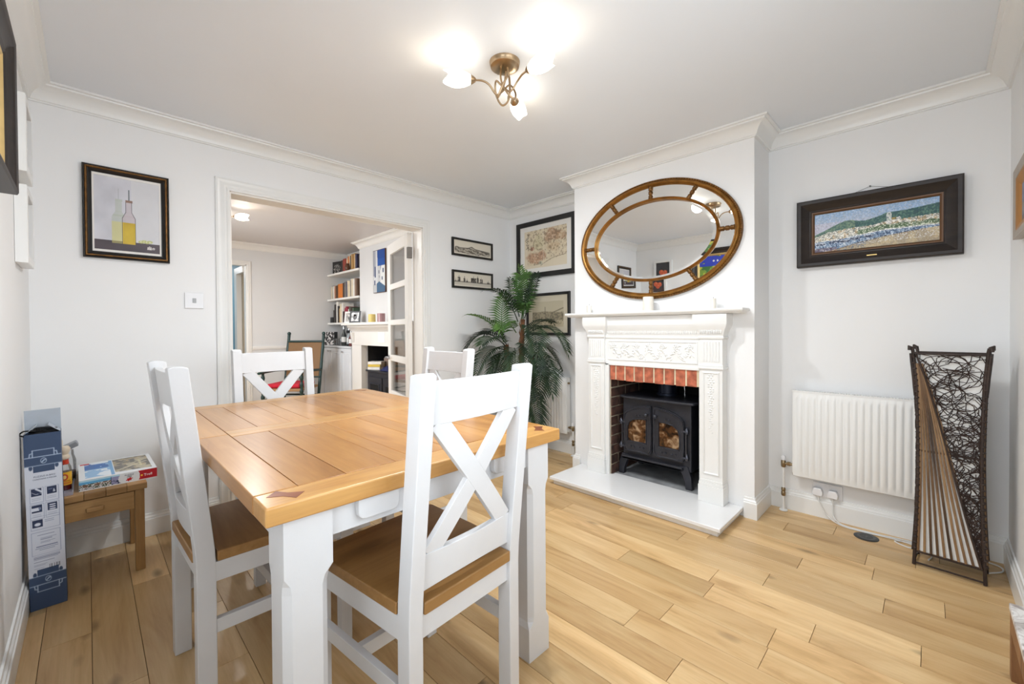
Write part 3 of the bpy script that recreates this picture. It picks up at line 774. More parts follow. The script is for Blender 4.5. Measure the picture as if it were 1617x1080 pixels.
for s in (1, -1):
    yc = -1.742
    def Y(d): return sy_(yc + s * d)          # d: distance from the middle seam outwards
    arc = [(.006 + .225 * sin(a), .505 + .092 * cos(a)) for a in np.linspace(.0, pi / 2, 9)]
    P = [(.006, .238)] + [(d, z) for d, z in arc] + [(.231, .238)]
    glass = [(.05, .322), (.05, .492), (.10, .490), (.15, .480), (.182, .458), (.195, .42), (.195, .322)]
    # door plate with its window cut out: ring between outline and window
    n = 36
    def resample(poly, n, c):
        out = []
        for k in range(n):
            a = -pi / 2 + 2 * pi * k / n; best = None
            for i in range(len(poly)):
                x1, y1 = poly[i][0] - c[0], poly[i][1] - c[1]; x2, y2 = poly[(i + 1) % len(poly)][0] - c[0], poly[(i + 1) % len(poly)][1] - c[1]
                dx, dy = cos(a), sin(a); den = dx * (y2 - y1) - dy * (x2 - x1)
                if abs(den) < 1e-9: continue
                tt = (x1 * (y2 - y1) - y1 * (x2 - x1)) / den; uu = (x1 * dy - y1 * dx) / den
                if tt > 0 and -1e-6 <= uu <= 1 + 1e-6: best = tt if best is None else min(best, tt)
            out.append((c[0] + cos(a) * best, c[1] + sin(a) * best))
        return out
    c = (.122, .405); A = resample(P, n, c); Bq = resample(glass, n, c)
    x0, x1 = sx_(-.285), sx_(-.304)
    g = G(); vs = []; fs = []
    for (d, z), (d2, z2) in zip(A, Bq): vs += [(x0, Y(d), sz_(z)), (x1, Y(d), sz_(z)), (x1, Y(d2), sz_(z2)), (x0, Y(d2), sz_(z2))]
    for k in range(n):
        a, b = 4 * k, 4 * ((k + 1) % n)
        for q in range(4): fs.append((a + q, a + (q + 1) % 4, b + (q + 1) % 4, b + q))
    g.add(vs, fs); dr = ob('stove_door', g, i_, r)
    def inset(poly, q): return [(c[0] + (d - c[0]) * q, c[1] + (z - c[1]) * q) for d, z in poly]
    for q, hgt in ((.93, .0062), (1.0, .0045)):
        g = G(); src = inset(A, q) if q < 1 else inset(Bq, 1.06)
        g.tube([(x1, Y(d), sz_(z)) for d, z in src], hgt, 6, True); ob('raised_bead', g, i_, dr, smooth=60)
    g = G(); g.add([(sx_(-.294), Y(d), sz_(z)) for d, z in Bq], [tuple(range(n))])
    ob('smoked_glass', g, M['smoke'] if 'smoke' in M else i_, dr)
    # ball knob, vents, hinges
    g = G(); g.lathe([(.006, 0), (.006, .012), (.013, .017), (.017, .028), (.013, .039), (0, .043)], 14, (x1, Y(.035), sz_(.535)), Matrix.Rotation(radians(-90), 3, 'Y')); ob('knob', g, i_, dr, smooth=60)
    for d, z in ((.10, .517), (.127, .515), (.07, .283), (.10, .283), (.145, .283), (.17, .283)):
        g = G(); g.lathe([(.008, 0), (.007, .006), (0, .008)], 10, (x1, Y(d), sz_(z)), Matrix.Rotation(radians(-90), 3, 'Y')); ob('vent_stud', g, i_, dr, smooth=60)
    g = G(); g.tube([(sx_(-.30), Y(.243), sz_(.262)), (sx_(-.30), Y(.243), sz_(.47))], .006, 8)
    for z in (.275, .455):
        g.tube([(sx_(-.30), Y(.215), sz_(z)), (sx_(-.305), Y(.262), sz_(z))], .009, 8); g.lathe([(.011, sz_(z - .016)), (.011, sz_(z + .016)), (.004, sz_(z + .024)), (.006, sz_(z + .030)), (0, sz_(z + .034))], 10, (sx_(-.302), Y(.250), 0))
    ob('hinge', g, plain('bright_iron', 86, 88, 98, .3, metal=.8), dr, smooth=50)
    # front legs, splayed bracket shape
    P = [(.19, .205), (.25, .215), (.272, .15), (.280, .058), (.235, .058), (.232, .10), (.215, .15), (.195, .18)]
    for xa, xb in ((-.293, -.255), (.01, .048)):
        g = G(); g.prism([(Y(d), sz_(z)) for d, z in P], sx_(xa), sx_(xb), 'x'); ob('leg', g, i_, r, bevel=.003)
g = G(); g.box(sx_(-.325), sx_(-.27), sy_(-1.965), sy_(-1.51), sz_(.185), sz_(.202)); g.box(sx_(-.325), sx_(-.318), sy_(-1.965), sy_(-1.51), sz_(.185), sz_(.212)); ob('ash_lip', g, i_, r, bevel=.004)
# ------------------------------------------------------------------ flat prints painted as colour on a fine grid
RS = np.random.RandomState(3)
def vnoise(h, w, cells_y, cells_x, oct=4):
    out = np.zeros((h, w)); amp = 1; tot = 0
    for o in range(oct):
        gy, gx = max(2, int(cells_y * 2 ** o) + 2), max(2, int(cells_x * 2 ** o) + 2)
        g = RS.rand(gy, gx)
        y = np.linspace(0, gy - 1.001, h); x = np.linspace(0, gx - 1.001, w)
        yi = y.astype(int); xi = x.astype(int); fy = (y - yi)[:, None]; fx = (x - xi)[None, :]
        fy = fy * fy * (3 - 2 * fy); fx = fx * fx * (3 - 2 * fx)
        v = g[yi][:, xi] * (1 - fy) * (1 - fx) + g[yi][:, xi + 1] * (1 - fy) * fx + g[yi + 1][:, xi] * fy * (1 - fx) + g[yi + 1][:, xi + 1] * fy * fx
        out += v * amp; tot += amp; amp *= .55
    return out / tot
class Cv:
    """a canvas: u to the right, v upwards, both 0..1"""
    def __init__(s, w, h, col):
        s.w, s.h = w, h; s.a = np.zeros((h, w, 3)) + np.array(col) / 255.
        s.u, s.v = np.meshgrid((np.arange(w) + .5) / w, (np.arange(h) + .5) / h)
    def put(s, mask, col, al=1.0):
        m = np.clip(np.asarray(mask, float), 0, 1)[..., None] * al
        s.a = s.a * (1 - m) + m * (np.asarray(col, float) / 255.)
    def rect(s, u0, u1, v0, v1, col, al=1.0): s.put((s.u > u0) & (s.u < u1) & (s.v > v0) & (s.v < v1), col, al)
    def ell(s, u, v, ru, rv, col, al=1.0, soft=.15):
        d = np.sqrt(((s.u - u) / ru) ** 2 + ((s.v - v) / rv) ** 2); s.put(np.clip((1 - d) / soft, 0, 1), col, al)
    def noise(s, cy, cx, o=4): return vnoise(s.h, s.w, cy, cx, o)
    def line(s, pts, wd, col, al=1.0, asp=1.0):
        for (a, b), (c, d) in zip(pts[:-1], pts[1:]):
            dx, dy = (c - a) * asp, d - b; L2 = dx * dx + dy * dy + 1e-12
            t = np.clip((((s.u - a) * asp) * dx + (s.v - b) * dy) / L2, 0, 1)
            ds = np.sqrt(((s.u - a) * asp - t * dx) ** 2 + (s.v - b - t * dy) ** 2)
            s.put(np.clip((wd - ds) / (wd * .5 + 1e-9) , 0, 1), col, al)
def grid_print(name, cv, w, h, mat, parent, mapf=None, y=0.0):
    """a flat sheet w x h centred on the origin in the local x-z plane, facing -y"""
    nx, ny = cv.w, cv.h
    xs = (np.arange(nx + 1) / nx - .5) * w; zs = (np.arange(ny + 1) / ny - .5) * h
    X_, Z_ = np.meshgrid(xs, zs); V = np.stack([X_.ravel(), np.full(X_.size, y), Z_.ravel()], 1)
    i = np.arange(ny)[:, None] * (nx + 1) + np.arange(nx)[None, :]
    F = np.stack([i, i + 1, i + nx + 2, i + nx + 1], -1).reshape(-1, 4)
    if mapf is not None: V = np.array([mapf(*p) for p in V])
    me = bpy.data.meshes.new(name)
    me.vertices.add(len(V)); me.vertices.foreach_set('co', V.ravel())
    me.loops.add(F.size); me.loops.foreach_set('vertex_index', F.ravel())
    me.polygons.add(len(F)); me.polygons.foreach_set('loop_start', np.arange(0, F.size, 4))
    me.update(calc_edges=True)
    at = me.color_attributes.new('Col', 'FLOAT_COLOR', 'CORNER')
    c = lin(np.clip(cv.a, 0, 1)).reshape(-1, 3); c = np.concatenate([c, np.ones((len(c), 1))], 1)
    at.data.foreach_set('color', np.repeat(c, 4, 0).ravel())
    me.materials.append(mat)
    o = bpy.data.objects.new(name, me); COL.objects.link(o); o.parent = parent
    return o
def frame_part(parent, w, h, prof, mat, name='frame', smooth=30):
    g = G(); g.sweep([(-w / 2, -h / 2), (w / 2, -h / 2), (w / 2, h / 2), (-w / 2, h / 2)], prof, lambda a, b, d: (a, -d, b), True, 1)
    return ob(name, g, mat, parent, smooth=smooth)
def ring_part(parent, w, h, w2, h2, y, mat, name='mount', t=.002):
    g = G()
    g.box(-w / 2, w / 2, y, y + t, -h / 2, -h2 / 2); g.box(-w / 2, w / 2, y, y + t, h2 / 2, h / 2)
    g.box(-w / 2, -w2 / 2, y, y + t, -h2 / 2, h2 / 2); g.box(w2 / 2, w / 2, y, y + t, -h2 / 2, h2 / 2)
    return ob(name, g, mat, parent)
def backing(parent, w, h, y=-.004):
    g = G(); g.box(-w / 2, w / 2, y, -.0005, -h / 2, h / 2); return ob('backing', g, M['blackf'], parent)
RA, RB, RC, RD = 0, radians(-90), radians(180), radians(90)

# oil bottle painting on the back wall
w, h = .355, .492
r = thing('framed_painting', 'painting of an oil bottle in a black and gold frame on the back wall', 'picture', (-2.997, -.001, 1.805), RA)
cv = Cv(110, 150, (206, 206, 214)); n = cv.noise(3, 3)
cv.a += (n[..., None] - .5) * .12; cv.put(cv.u > .55, (222, 222, 222), .5)
cv.rect(0, 1, 0, .135, (84, 68, 76)); cv.put((cv.v < .135) * cv.noise(5, 2), (50, 38, 44), .9)
def bottle(c, x, al, glass, oil, k=1.0):
    c.rect(x - .10 * k, x + .10 * k, .10, .40, oil, al); c.rect(x - .10 * k, x + .10 * k, .40, .46, glass, al * .8)
    for i in range(12): q = i / 11; c.rect(x - .10 * k + .055 * k * q, x + .10 * k - .055 * k * q, .46 + .08 * q, .47 + .08 * q, glass, al * .8)
    c.rect(x - .045 * k, x + .045 * k, .54, .68, glass, al * .8); c.rect(x - .055, x + .055, .68, .715, (140, 110, 96) if al > .8 else glass, al)
    c.rect(x - .008, x + .008, .715, .86, (96, 104, 108) if al > .8 else (150, 156, 160), al)
bottle(cv, .36, .6, (176, 186, 170), (206, 200, 110), 1.05)
bottle(cv, .515, 1.0, (196, 184, 190), (214, 184, 40))
cv.put(((cv.u > .43) & (cv.u < .60) & (cv.v < .40) & (cv.v > .1)) * cv.noise(6, 5), (170, 136, 10), .7)
for uu in (.415, .615): cv.line([(uu, .10), (uu, .46), (.515 + (uu - .515) * .45, .545), (.515 + (uu - .515) * .45, .68)], .006, (60, 58, 60), .8)
for i, uu in enumerate((.70, .75, .79, .84)): cv.ell(uu, .15 + .01 * (i % 2), .05, .022, (188, 190, 120), .9); cv.ell(uu, .155, .02, .01, (226, 226, 190), .8)
for i, (uu, dd) in enumerate(((.80, .0), (.825, .01), (.85, 0))): cv.line([(uu, .05), (uu + .01, .085 + dd), (uu + .02, .05)], .007, (232, 228, 226))
cv.ell(.90, .068, .022, .017, (232, 228, 226)); cv.ell(.90, .068, .011, .009, (84, 68, 76))
grid_print('painting', cv, .268, .395, M['oil'], r, y=-.008)
frame_part(r, w, h, [(0, 0), (0, .02), (.004, .024), (.008, .022)], M['blackf'], 'frame_edge')
frame_part(r, w, h, [(.008, .020), (.011, .026), (.016, .026), (.019, .020)], M['golddk'], 'gilt_band')
frame_part(r, w, h, [(.019, .021), (.024, .018), (.032, .011), (.036, .012), (.036, .004)], M['blackf'])
ring_part(r, w - .07, h - .07, .268, .395, -.010, M['mount']); backing(r, w - .04, h - .04)
# two narrow black-framed sketches near the corner
for zc, kind, lab in ((1.939, 0, 'upper of two narrow black-framed sketches in the corner, a hill landscape'), (1.636, 1, 'lower of two narrow black-framed sketches in the corner, buildings along a shore')):
    r = thing('framed_sketch', lab, 'picture', (-.516, -.001, zc), RA, 'narrow sketches by the corner')
    w, h = .508, .168
    cv = Cv(120, 36, (226, 218, 202)); n = cv.noise(4, 14); n2 = cv.noise(9, 40, 2)
    if kind == 0:
        top = .52 - .25 * np.abs(cv.u - .45) + .10 * np.exp(-((cv.u - .47) / .06) ** 2) + .08 * np.exp(-((cv.u - .08) / .06) ** 2)
        m_ = (cv.v < top) & (cv.v > .08 + .1 * np.abs(cv.u - .5)) & (cv.u > .03) & (cv.u < .97)
        st = .5 + .5 * np.sin((cv.v * 30 + cv.u * 22 + n * 8))
        cv.put(m_ * (.25 + .75 * st * n2 * 1.4), (74, 66, 58)); cv.put(np.exp(-((cv.v - top) / .03) ** 2) * ((cv.u > .04) & (cv.u < .96)), (60, 54, 48), .8)
    else:
        cv.put(np.exp(-((cv.v - .33) / .05) ** 2) * (.4 + n), (96, 90, 82), .8); cv.put((cv.v < .3) & (cv.v > .1), (198, 190, 176), .7)
        for a, b, c_ in ((.04, .07, .45), (.10, .17, .66), (.25, .30, .62), (.32, .36, .45), (.44, .58, .68), (.60, .65, .72), (.68, .76, .64), (.88, .95, .45)):
            cv.put(((cv.u > a) & (cv.u < b) & (cv.v > .32) & (cv.v < c_)) * (n2 * 1.5), (58, 54, 50)); cv.line([((a + b) / 2, .4), ((a + b) / 2, c_ + .12)], .02, (90, 84, 78), .7, 3)
    grid_print('sketch', cv, w - .036, h - .036, M['print'], r, y=-.008)
    frame_part(r, w, h, [(0, 0), (0, .018), (.019, .018), (.019, .004)], M['blackf']); backing(r, w - .02, h - .02)
# map and engraving on the right wall beside the palm
r = thing('framed_map', 'old map in a wide black frame above the palm beside the chimney', 'picture', (-.001, -.492, 1.954), RB)
w, h = .745, .562
cv = Cv(130, 95, (226, 214, 190)); n = cv.noise(6, 8); n2 = cv.noise(22, 30, 3)
land = (cv.v > .08 + .30 * np.clip(cv.u - .35, 0, 1) + .03 * (n - .5)) & (cv.u > .08)
cv.put(land * .6, (212, 196, 166)); 
for u, v, ru, rv, c_ in ((.66, .80, .20, .20, (186, 150, 122)), (.88, .74, .14, .13, (190, 156, 124)), (.22, .26, .20, .18, (190, 146, 116)), (.42, .30, .12, .14, (184, 140, 112)), (.20, .52, .06, .06, (170, 110, 90)), (.34, .66, .16, .22, (206, 196, 160)), (.72, .50, .18, .14, (206, 182, 148)), (.40, .12, .05, .05, (176, 180, 160))):
    cv.put(np.clip((1 - np.sqrt(((cv.u - u) / ru) ** 2 + ((cv.v - v) / rv) ** 2) + (n - .5) * .9) * 3, 0, 1), c_, .8)
cv.put((n2 > .62) * land, (112, 92, 72), .45); cv.put((n2 < .36) * land, (232, 222, 196), .5)
cv.line([(.40, .05), (.52, .13), (.70, .22), (.98, .26)], .008, (120, 104, 84), .8, 1.3)
cv.line([(.46, 0), (.47, 1)], .006, (236, 226, 206), .8)
for i in range(9):
    a = i * .8; cv.line([(.07 + .03 * sin(a) + .01 * (i % 3), .93 - i * .045), (.06 + .04 * cos(a * 1.3), .90 - i * .045)], .010, (66, 54, 46), .9, 1.3)
grid_print('map', cv, .54, .375, M['print'], r, y=-.009)
frame_part(r, w, h, [(0, 0), (0, .024), (.004, .027), (.040, .023), (.046, .020), (.046, .004)], M['blackf'])
ring_part(r, w - .09, h - .09, .54, .375, -.011, M['mount']); backing(r, w - .04, h - .04)
r = thing('framed_engraving', 'sepia engraving of a town in a black frame behind the palm fronds', 'picture', (-.001, -.522, 1.305), RB)
w, h = .545, .412
cv = Cv(90, 62, (196, 184, 156)); n = cv.noise(5, 7); n2 = cv.noise(16, 26, 3)
cv.put(cv.v > .6, (206, 196, 170), .7); cv.put((cv.v < .62 - .15 * np.abs(cv.u - .4)) & (cv.v > .25), (150, 138, 112), .7)
cv.put(((cv.v < .58) & (cv.v > .1)) * (n2 > .52), (104, 96, 80), .6); cv.put((cv.v > .5 + .5 * (cv.u - .6)) & (cv.v < .55 + .5 * (cv.u - .6)) & (cv.u > .6), (128, 118, 98), .8)
cv.line([(.42, .5), (.42, .78)], .014, (92, 84, 70), .9, 1.4); cv.put(cv.v < .22, (206, 192, 160), .5)
grid_print('engraving', cv, .392, .246, M['print'], r, y=-.009)
frame_part(r, w, h, [(0, 0), (0, .02), (.004, .023), (.022, .021), (.026, .018), (.026, .004)], M['blackf'])
ring_part(r, w - .05, h - .05, .392, .246, -.011, M['cream']); backing(r, w - .03, h - .03)
# coast painting over the right radiator
r = thing('framed_painting', 'wide coastal town painting in a deep dark frame above the radiator', 'picture', (-.001, -2.927, 1.733), RB)
w, h = .712, .404
cv = Cv(290, 120, (150, 180, 214)); n = cv.noise(5, 14, 5); n2 = .6 * cv.noise(18, 60, 4) + .4 * cv.noise(40, 110, 3); u, v = cv.u, cv.v
cv.put(np.clip((1 - v) * 1.6 - .1 + (n - .5) * .9, 0, 1), (196, 200, 214), .9); cv.put(np.clip(1.2 - u * 2, 0, 1) * (v < .75), (198, 192, 208), .7)
hill = np.interp(u, [0, .08, .18, .27, .32, .38, .45, .55, .62, .75, .88, 1.0], [.46, .54, .66, .74, .745, .70, .68, .74, .80, .80, .83, .86]) + (n2 - .5) * .02
m_ = v < hill
cv.put(m_, (60, 104, 96)); cv.put(m_ * (u < .36) * (n * 1.5), (126, 148, 120), .9); cv.put(m_ * (u > .36) * (n2 > .5), (34, 84, 84), .8); cv.put(m_ * (n2 > .62), (110, 150, 120), .5)
tb = np.interp(u, [0, .3, .6, 1], [.26, .30, .38, .36]); tt = np.interp(u, [0, .12, .3, .5, .62, .8, 1], [.40, .50, .54, .54, .60, .60, .62])
m_ = (v > tb) & (v < tt + (n2 - .5) * .08); cv.put(m_, (206, 204, 192)); cv.put(m_ * (n2 > .56), (140, 140, 134), .8); cv.put(m_ * (n2 < .40), (240, 236, 226), .9); cv.put(m_ * (cv.noise(14, 40, 2) > .62), (190, 160, 110), .8)
m_ = (v > tb + .02) & (v < tb + .13 + .05 * (n - .5)) & (u > .38); cv.put(m_ * (n * 1.7), (64, 100, 50), .95)
cv.rect(.612, .652, .52, .76, (236, 232, 228)); cv.ell(.632, .76, .02, .05, (236, 232, 228)); cv.ell(.632, .76, .006, .02, (120, 110, 120)); cv.rect(.655, .70, .61, .66, (196, 150, 60)); cv.ell(.705, .62, .02, .05, (232, 226, 220)); cv.rect(.655, .72, .55, .61, (226, 220, 210))
sea = v < tb; cv.put(sea, (112, 142, 176)); cv.put(sea * (n2 > .54), (44, 70, 110), .85); cv.put(sea * (n2 < .38), (220, 226, 232), .8)
cv.put(np.exp(-((v - tb - .01) / .02) ** 2) * (u > .3), (226, 232, 240), .8)
for a, b in ((.05, .20), (.18, .24), (.27, .22), (.36, .26), (.47, .28)): cv.ell(a, b, .05, .035, (40, 54, 84), .9); cv.rect(a - .04, a + .04, b + .02, b + .04, (210, 216, 222), .8)
sand = (v < np.interp(u, [0, .15, .4, .6, .8, 1], [-.02, .02, .13, .22, .28, .32])); cv.put(sand, (196, 178, 140)); cv.put(sand * (n > .52), (150, 136, 118), .7); cv.put(sand * (u < .45) * (n2 > .5), (70, 88, 116), .7)
cv.line([(.2, .03), (.4, .15), (.6, .23), (.9, .30)], .016, (110, 84, 60), .7, 2.4); cv.put(((u < .2) & (v < .1)) * n2, (130, 60, 50), .7)
br = cv.noise(60, 110, 2); bs = cv.noise(30, 90, 3)
cv.put((v < hill) & (v > tt) & (bs > .55), (36, 74, 84), .55); cv.put((v < hill) & (v > tt) & (bs < .40), (120, 150, 132), .5); cv.put((v > hill) * (bs > .56), (210, 214, 226), .45)
cv.put(sand * (bs > .54), (168, 150, 122), .7); cv.put(sand * (br < .40), (222, 210, 180), .6); cv.put(sea * (v > .1) * (br > .62), (232, 238, 244), .6); cv.put((v < tt) & (v > tb) & (br > .6), (250, 248, 240), .7); cv.put((v < tt) & (v > tb) & (br < .36), (96, 110, 104), .6)
cv.a *= (.86 + .28 * br)[..., None]
grid_print('painting', cv, .538, .228, M['oil'], r, y=-.006)
pr_ = [(0, 0), (0, .042), (.006, .046), (.022, .044), (.026, .040), (.062, .018), (.068, .020), (.074, .016)]
frame_part(r, w, h, pr_, M['darkf'])
frame_part(r, w - .146, h - .146, [(0, .018), (.006, .017), (.013, .010), (.014, .004)], plain('brown_gilt_slip', 104, 72, 44, .4), 'slip')
g = G(); g.box(-.022, .022, -.034, -.026, -.1705, -.1605); ob('name_plate', g, paint('brass_plate', C8(206, 176, 110), .3, .05, 9, 0, 0, .6), r)
backing(r, w - .06, h - .06)
g = G(); g.tube([(-.14, -.006, .19), (-.01, -.004, .232), (.14, -.006, .19)], .0012, 5); g.lathe([(.004, 0), (.004, .012), (0, .014)], 8, (-.01, 0, .232), Matrix.Rotation(radians(90), 3, 'X')); ob('hanging_wire', g, plain('grey_wire', 130, 128, 124, .4), r)
# wooden picture at the right edge
r = thing('framed_picture', 'grey and brown wooden framed picture on the wall at the right edge', 'picture', (-.60, -L + .001, 1.67), RC)
cv = Cv(40, 30, (140, 150, 176)); cv.put(cv.noise(3, 4) * (cv.v < .5), (176, 156, 110)); cv.put(cv.v < .15, (90, 70, 60), .6); cv.put((cv.noise(9, 9) > .55), (120, 128, 150), .6)
grid_print('picture_print', cv, .28, .15, M['print'], r, y=-.008)
frame_part(r, .42, .285, [(0, 0), (0, .026), (.030, .022), (.034, .018)], plain('grey_limed_wood', 176, 166, 156, .5))
frame_part(r, .352, .217, [(0, .018), (.003, .022), (.018, .018), (.034, .008), (.034, .004)], plain('golden_brown_wood', 176, 124, 66, .4), 'inner_frame'); backing(r, .36, .22)
# big painting and two deep box frames on the left wall
r = thing('framed_painting', 'large yellow and blue painting in a heavy black frame at the left edge', 'picture', (-W + .001, -1.45, 1.855), RD)
w, h = .78, .49
cv = Cv(90, 50, (120, 150, 60)); n = cv.noise(4, 6); cv.put(n > .5, (196, 190, 60), .9); cv.put(cv.noise(4, 5) > .58, (60, 110, 60), .9)
cv.put(((cv.v > .55) & (cv.u > .25)) * (cv.noise(3, 4) > .35), (44, 60, 190), .95); cv.ell(.62, .78, .02, .04, (240, 240, 240)); cv.ell(.70, .78, .02, .04, (240, 240, 240)); cv.put(cv.v < .2, (90, 120, 50), .7)
grid_print('painting', cv, w - .19, h - .19, M['oil'], r, y=-.012)
frame_part(r, w, h, [(0, 0), (0, .046), (.006, .050), (.02, .047), (.03, .038), (.05, .030), (.06, .032), (.07, .026)], M['darkf'])
frame_part(r, w - .14, h - .14, [(0, .026), (.008, .028), (.02, .020), (.026, .012)], paint('pale_gold_slip', C8(206, 178, 120), .4, .1, 20, 0, 0, .5), 'slip'); backing(r, w - .1, h - .1)
for zc, lab in ((1.975, 'upper of two deep white box frames with oranges on the left wall'), (1.605, 'lower of two deep white box frames with oranges on the left wall')):
    r = thing('box_frame', lab, 'picture', (-W + .001, -.43, zc), RD, 'white box frames on the left wall')
    w, h = .27, .315
    cv = Cv(54, 60, (30, 26, 30)); cv.rect(0, 1, 0, .2, (60, 28, 24))
    for a, b, q in ((.34, .42, .17), (.62, .45, .18), (.48, .30, .16)):
        cv.ell(a, b, q, q * .9, (206, 84, 40)); cv.ell(a - .04, b + .06, q * .4, q * .35, (240, 150, 90), .8, .8)
    grid_print('picture_print', cv, .20, .23, M['gprint'], r, y=-.020)
    frame_part(r, w, h, [(0, 0), (0, .034), (.003, .036), (.032, .036), (.033, .019)], M['trim']); backing(r, w - .02, h - .02, -.019)

# ------------------------------------------------------------------ oval gilt mirror over the mantel
r = thing('oval_mirror', 'large oval gilt mirror with a panelled border above the mantel', 'mirror', (-PB - .001, -1.752, 1.787), RB)
A1, B1, A2, B2 = .597, .418, .4675, .2925
def oval(a, b, prof, mat, name, n=96, smooth=35):
    g = G(); vs = []; fs = []; k = len(prof)
    for i in range(n):
        th = 2 * pi * i / n
        for o, d in prof: vs.append(((a - o) * cos(th), -d, (b - o) * sin(th)))
    for i in range(n):
        j = (i + 1) % n
        for q in range(k - 1): fs.append((i * k + q, i * k + q + 1, j * k + q + 1, j * k + q))
    g.add(vs, fs); return ob(name, g, mat, r, smooth=smooth)
oval(A1, B1, [(0, 0), (0, .018), (.004, .024), (.008, .025), (.013, .022)], M['golddk'], 'frame_edge')
oval(A1, B1, [(.013, .022), (.017, .030), (.024, .034), (.031, .031), (.035, .025), (.039, .027), (.043, .022), (.046, .010)], M['gold'], 'frame')
g = G()
for i in range(190):
    th = 2 * pi * i / 190
    g.lathe([(0, -.005), (.0042, -.001), (.0036, .003), (0, .0048)], 6, ((A1 - .008) * cos(th), -.026, (B1 - .008) * sin(th)), Matrix.Rotation(radians(90), 3, 'X') @ Matrix.Rotation(th, 3, 'Z'))
ob('beading', g, M['gold'], r, smooth=60, kind='stuff')
oval(A2, B2, [(0, .008), (.001, .026), (.006, .034), (.011, .030), (.014, .034), (.019, .030), (.022, .012)], M['gold'], 'inner_ring')
g = G(); vs = [(0, -.016, 0)]; n = 72
for q, d in ((.94, .016), (1.0, .0135)):
    for i in range(n): th = 2 * pi * i / n; vs.append(((A2 - .018) * q * cos(th), -d, (B2 - .018) * q * sin(th)))
g.add(vs, [(0, 1 + i, 1 + (i + 1) % n) for i in range(n)] + [(1 + i, 1 + n + i, 1 + n + (i + 1) % n, 1 + (i + 1) % n) for i in range(n)])
ob('mirror_glass', g, M['mirror'], r)
angs = [0, 55, 90, 125, 180, 235, 270, 305]
for i, a in enumerate(angs):
    a0, a1 = radians(a), radians(angs[(i + 1) % 8] + (360 if i == 7 else 0)); n = 10; am = (a0 + a1) / 2
    nx_, nz_ = cos(am), sin(am); g = G(); vs = []
    p0 = Vector(((A1 + A2) / 2 * cos(am), (B1 + B2) / 2 * sin(am)))
    for k in range(n + 1):
        th = a0 + (a1 - a0) * k / n
        for (aa, bb) in ((A1 - .043, B1 - .043), (A2 - .004, B2 - .004)):
            x, z = aa * cos(th), bb * sin(th); vs.append((x, -(.012 - .035 * ((x - p0.x) * nx_ + (z - p0.y) * nz_)), z))
    g.add(vs, [(2 * k, 2 * k + 1, 2 * k + 3, 2 * k + 2) for k in range(n)]); ob('mirror_panel', g, M['mirror'], r)
    ca, sa = cos(a0), sin(a0); p = Vector(((A1 - .042) * ca, 0, (B1 - .042) * sa)); q = Vector(((A2 - .004) * ca, 0, (B2 - .004) * sa))
    g = G(); pts = []; rr = []
    for k in range(13):
        t_ = k / 12; pts.append(p.lerp(q, t_) + Vector((0, -.016, 0))); rr.append(.008 + .008 * abs(cos(t_ * pi)) ** 2 + (.007 if k in (5, 6, 7) else 0) + (.004 if k in (3, 9) else 0))
    g.tube(pts, rr, 8); ob('divider', g, M['golddk'], r, smooth=60)
def text_part(name, body, size, mat, parent, Mx, ext=.0004, align='CENTER'):
    cu = bpy.data.curves.new(name, 'FONT'); cu.body = body; cu.size = size; cu.extrude = ext; cu.align_x = align; cu.resolution_u = 2
    o = bpy.data.objects.new(name, cu); COL.objects.link(o)
    bpy.context.view_layer.update()
    me = bpy.data.meshes.new_from_object(o.evaluated_get(bpy.context.evaluated_depsgraph_get()))
    bpy.data.objects.remove(o); bpy.data.curves.remove(cu)
    me.materials.clear(); me.materials.append(mat); me.transform(Mx); me.name = name
    o = bpy.data.objects.new(name, me); COL.objects.link(o); o.parent = parent
    return o
FRONT = Matrix.Rotation(radians(90), 4, 'X')      # text upright, facing -y

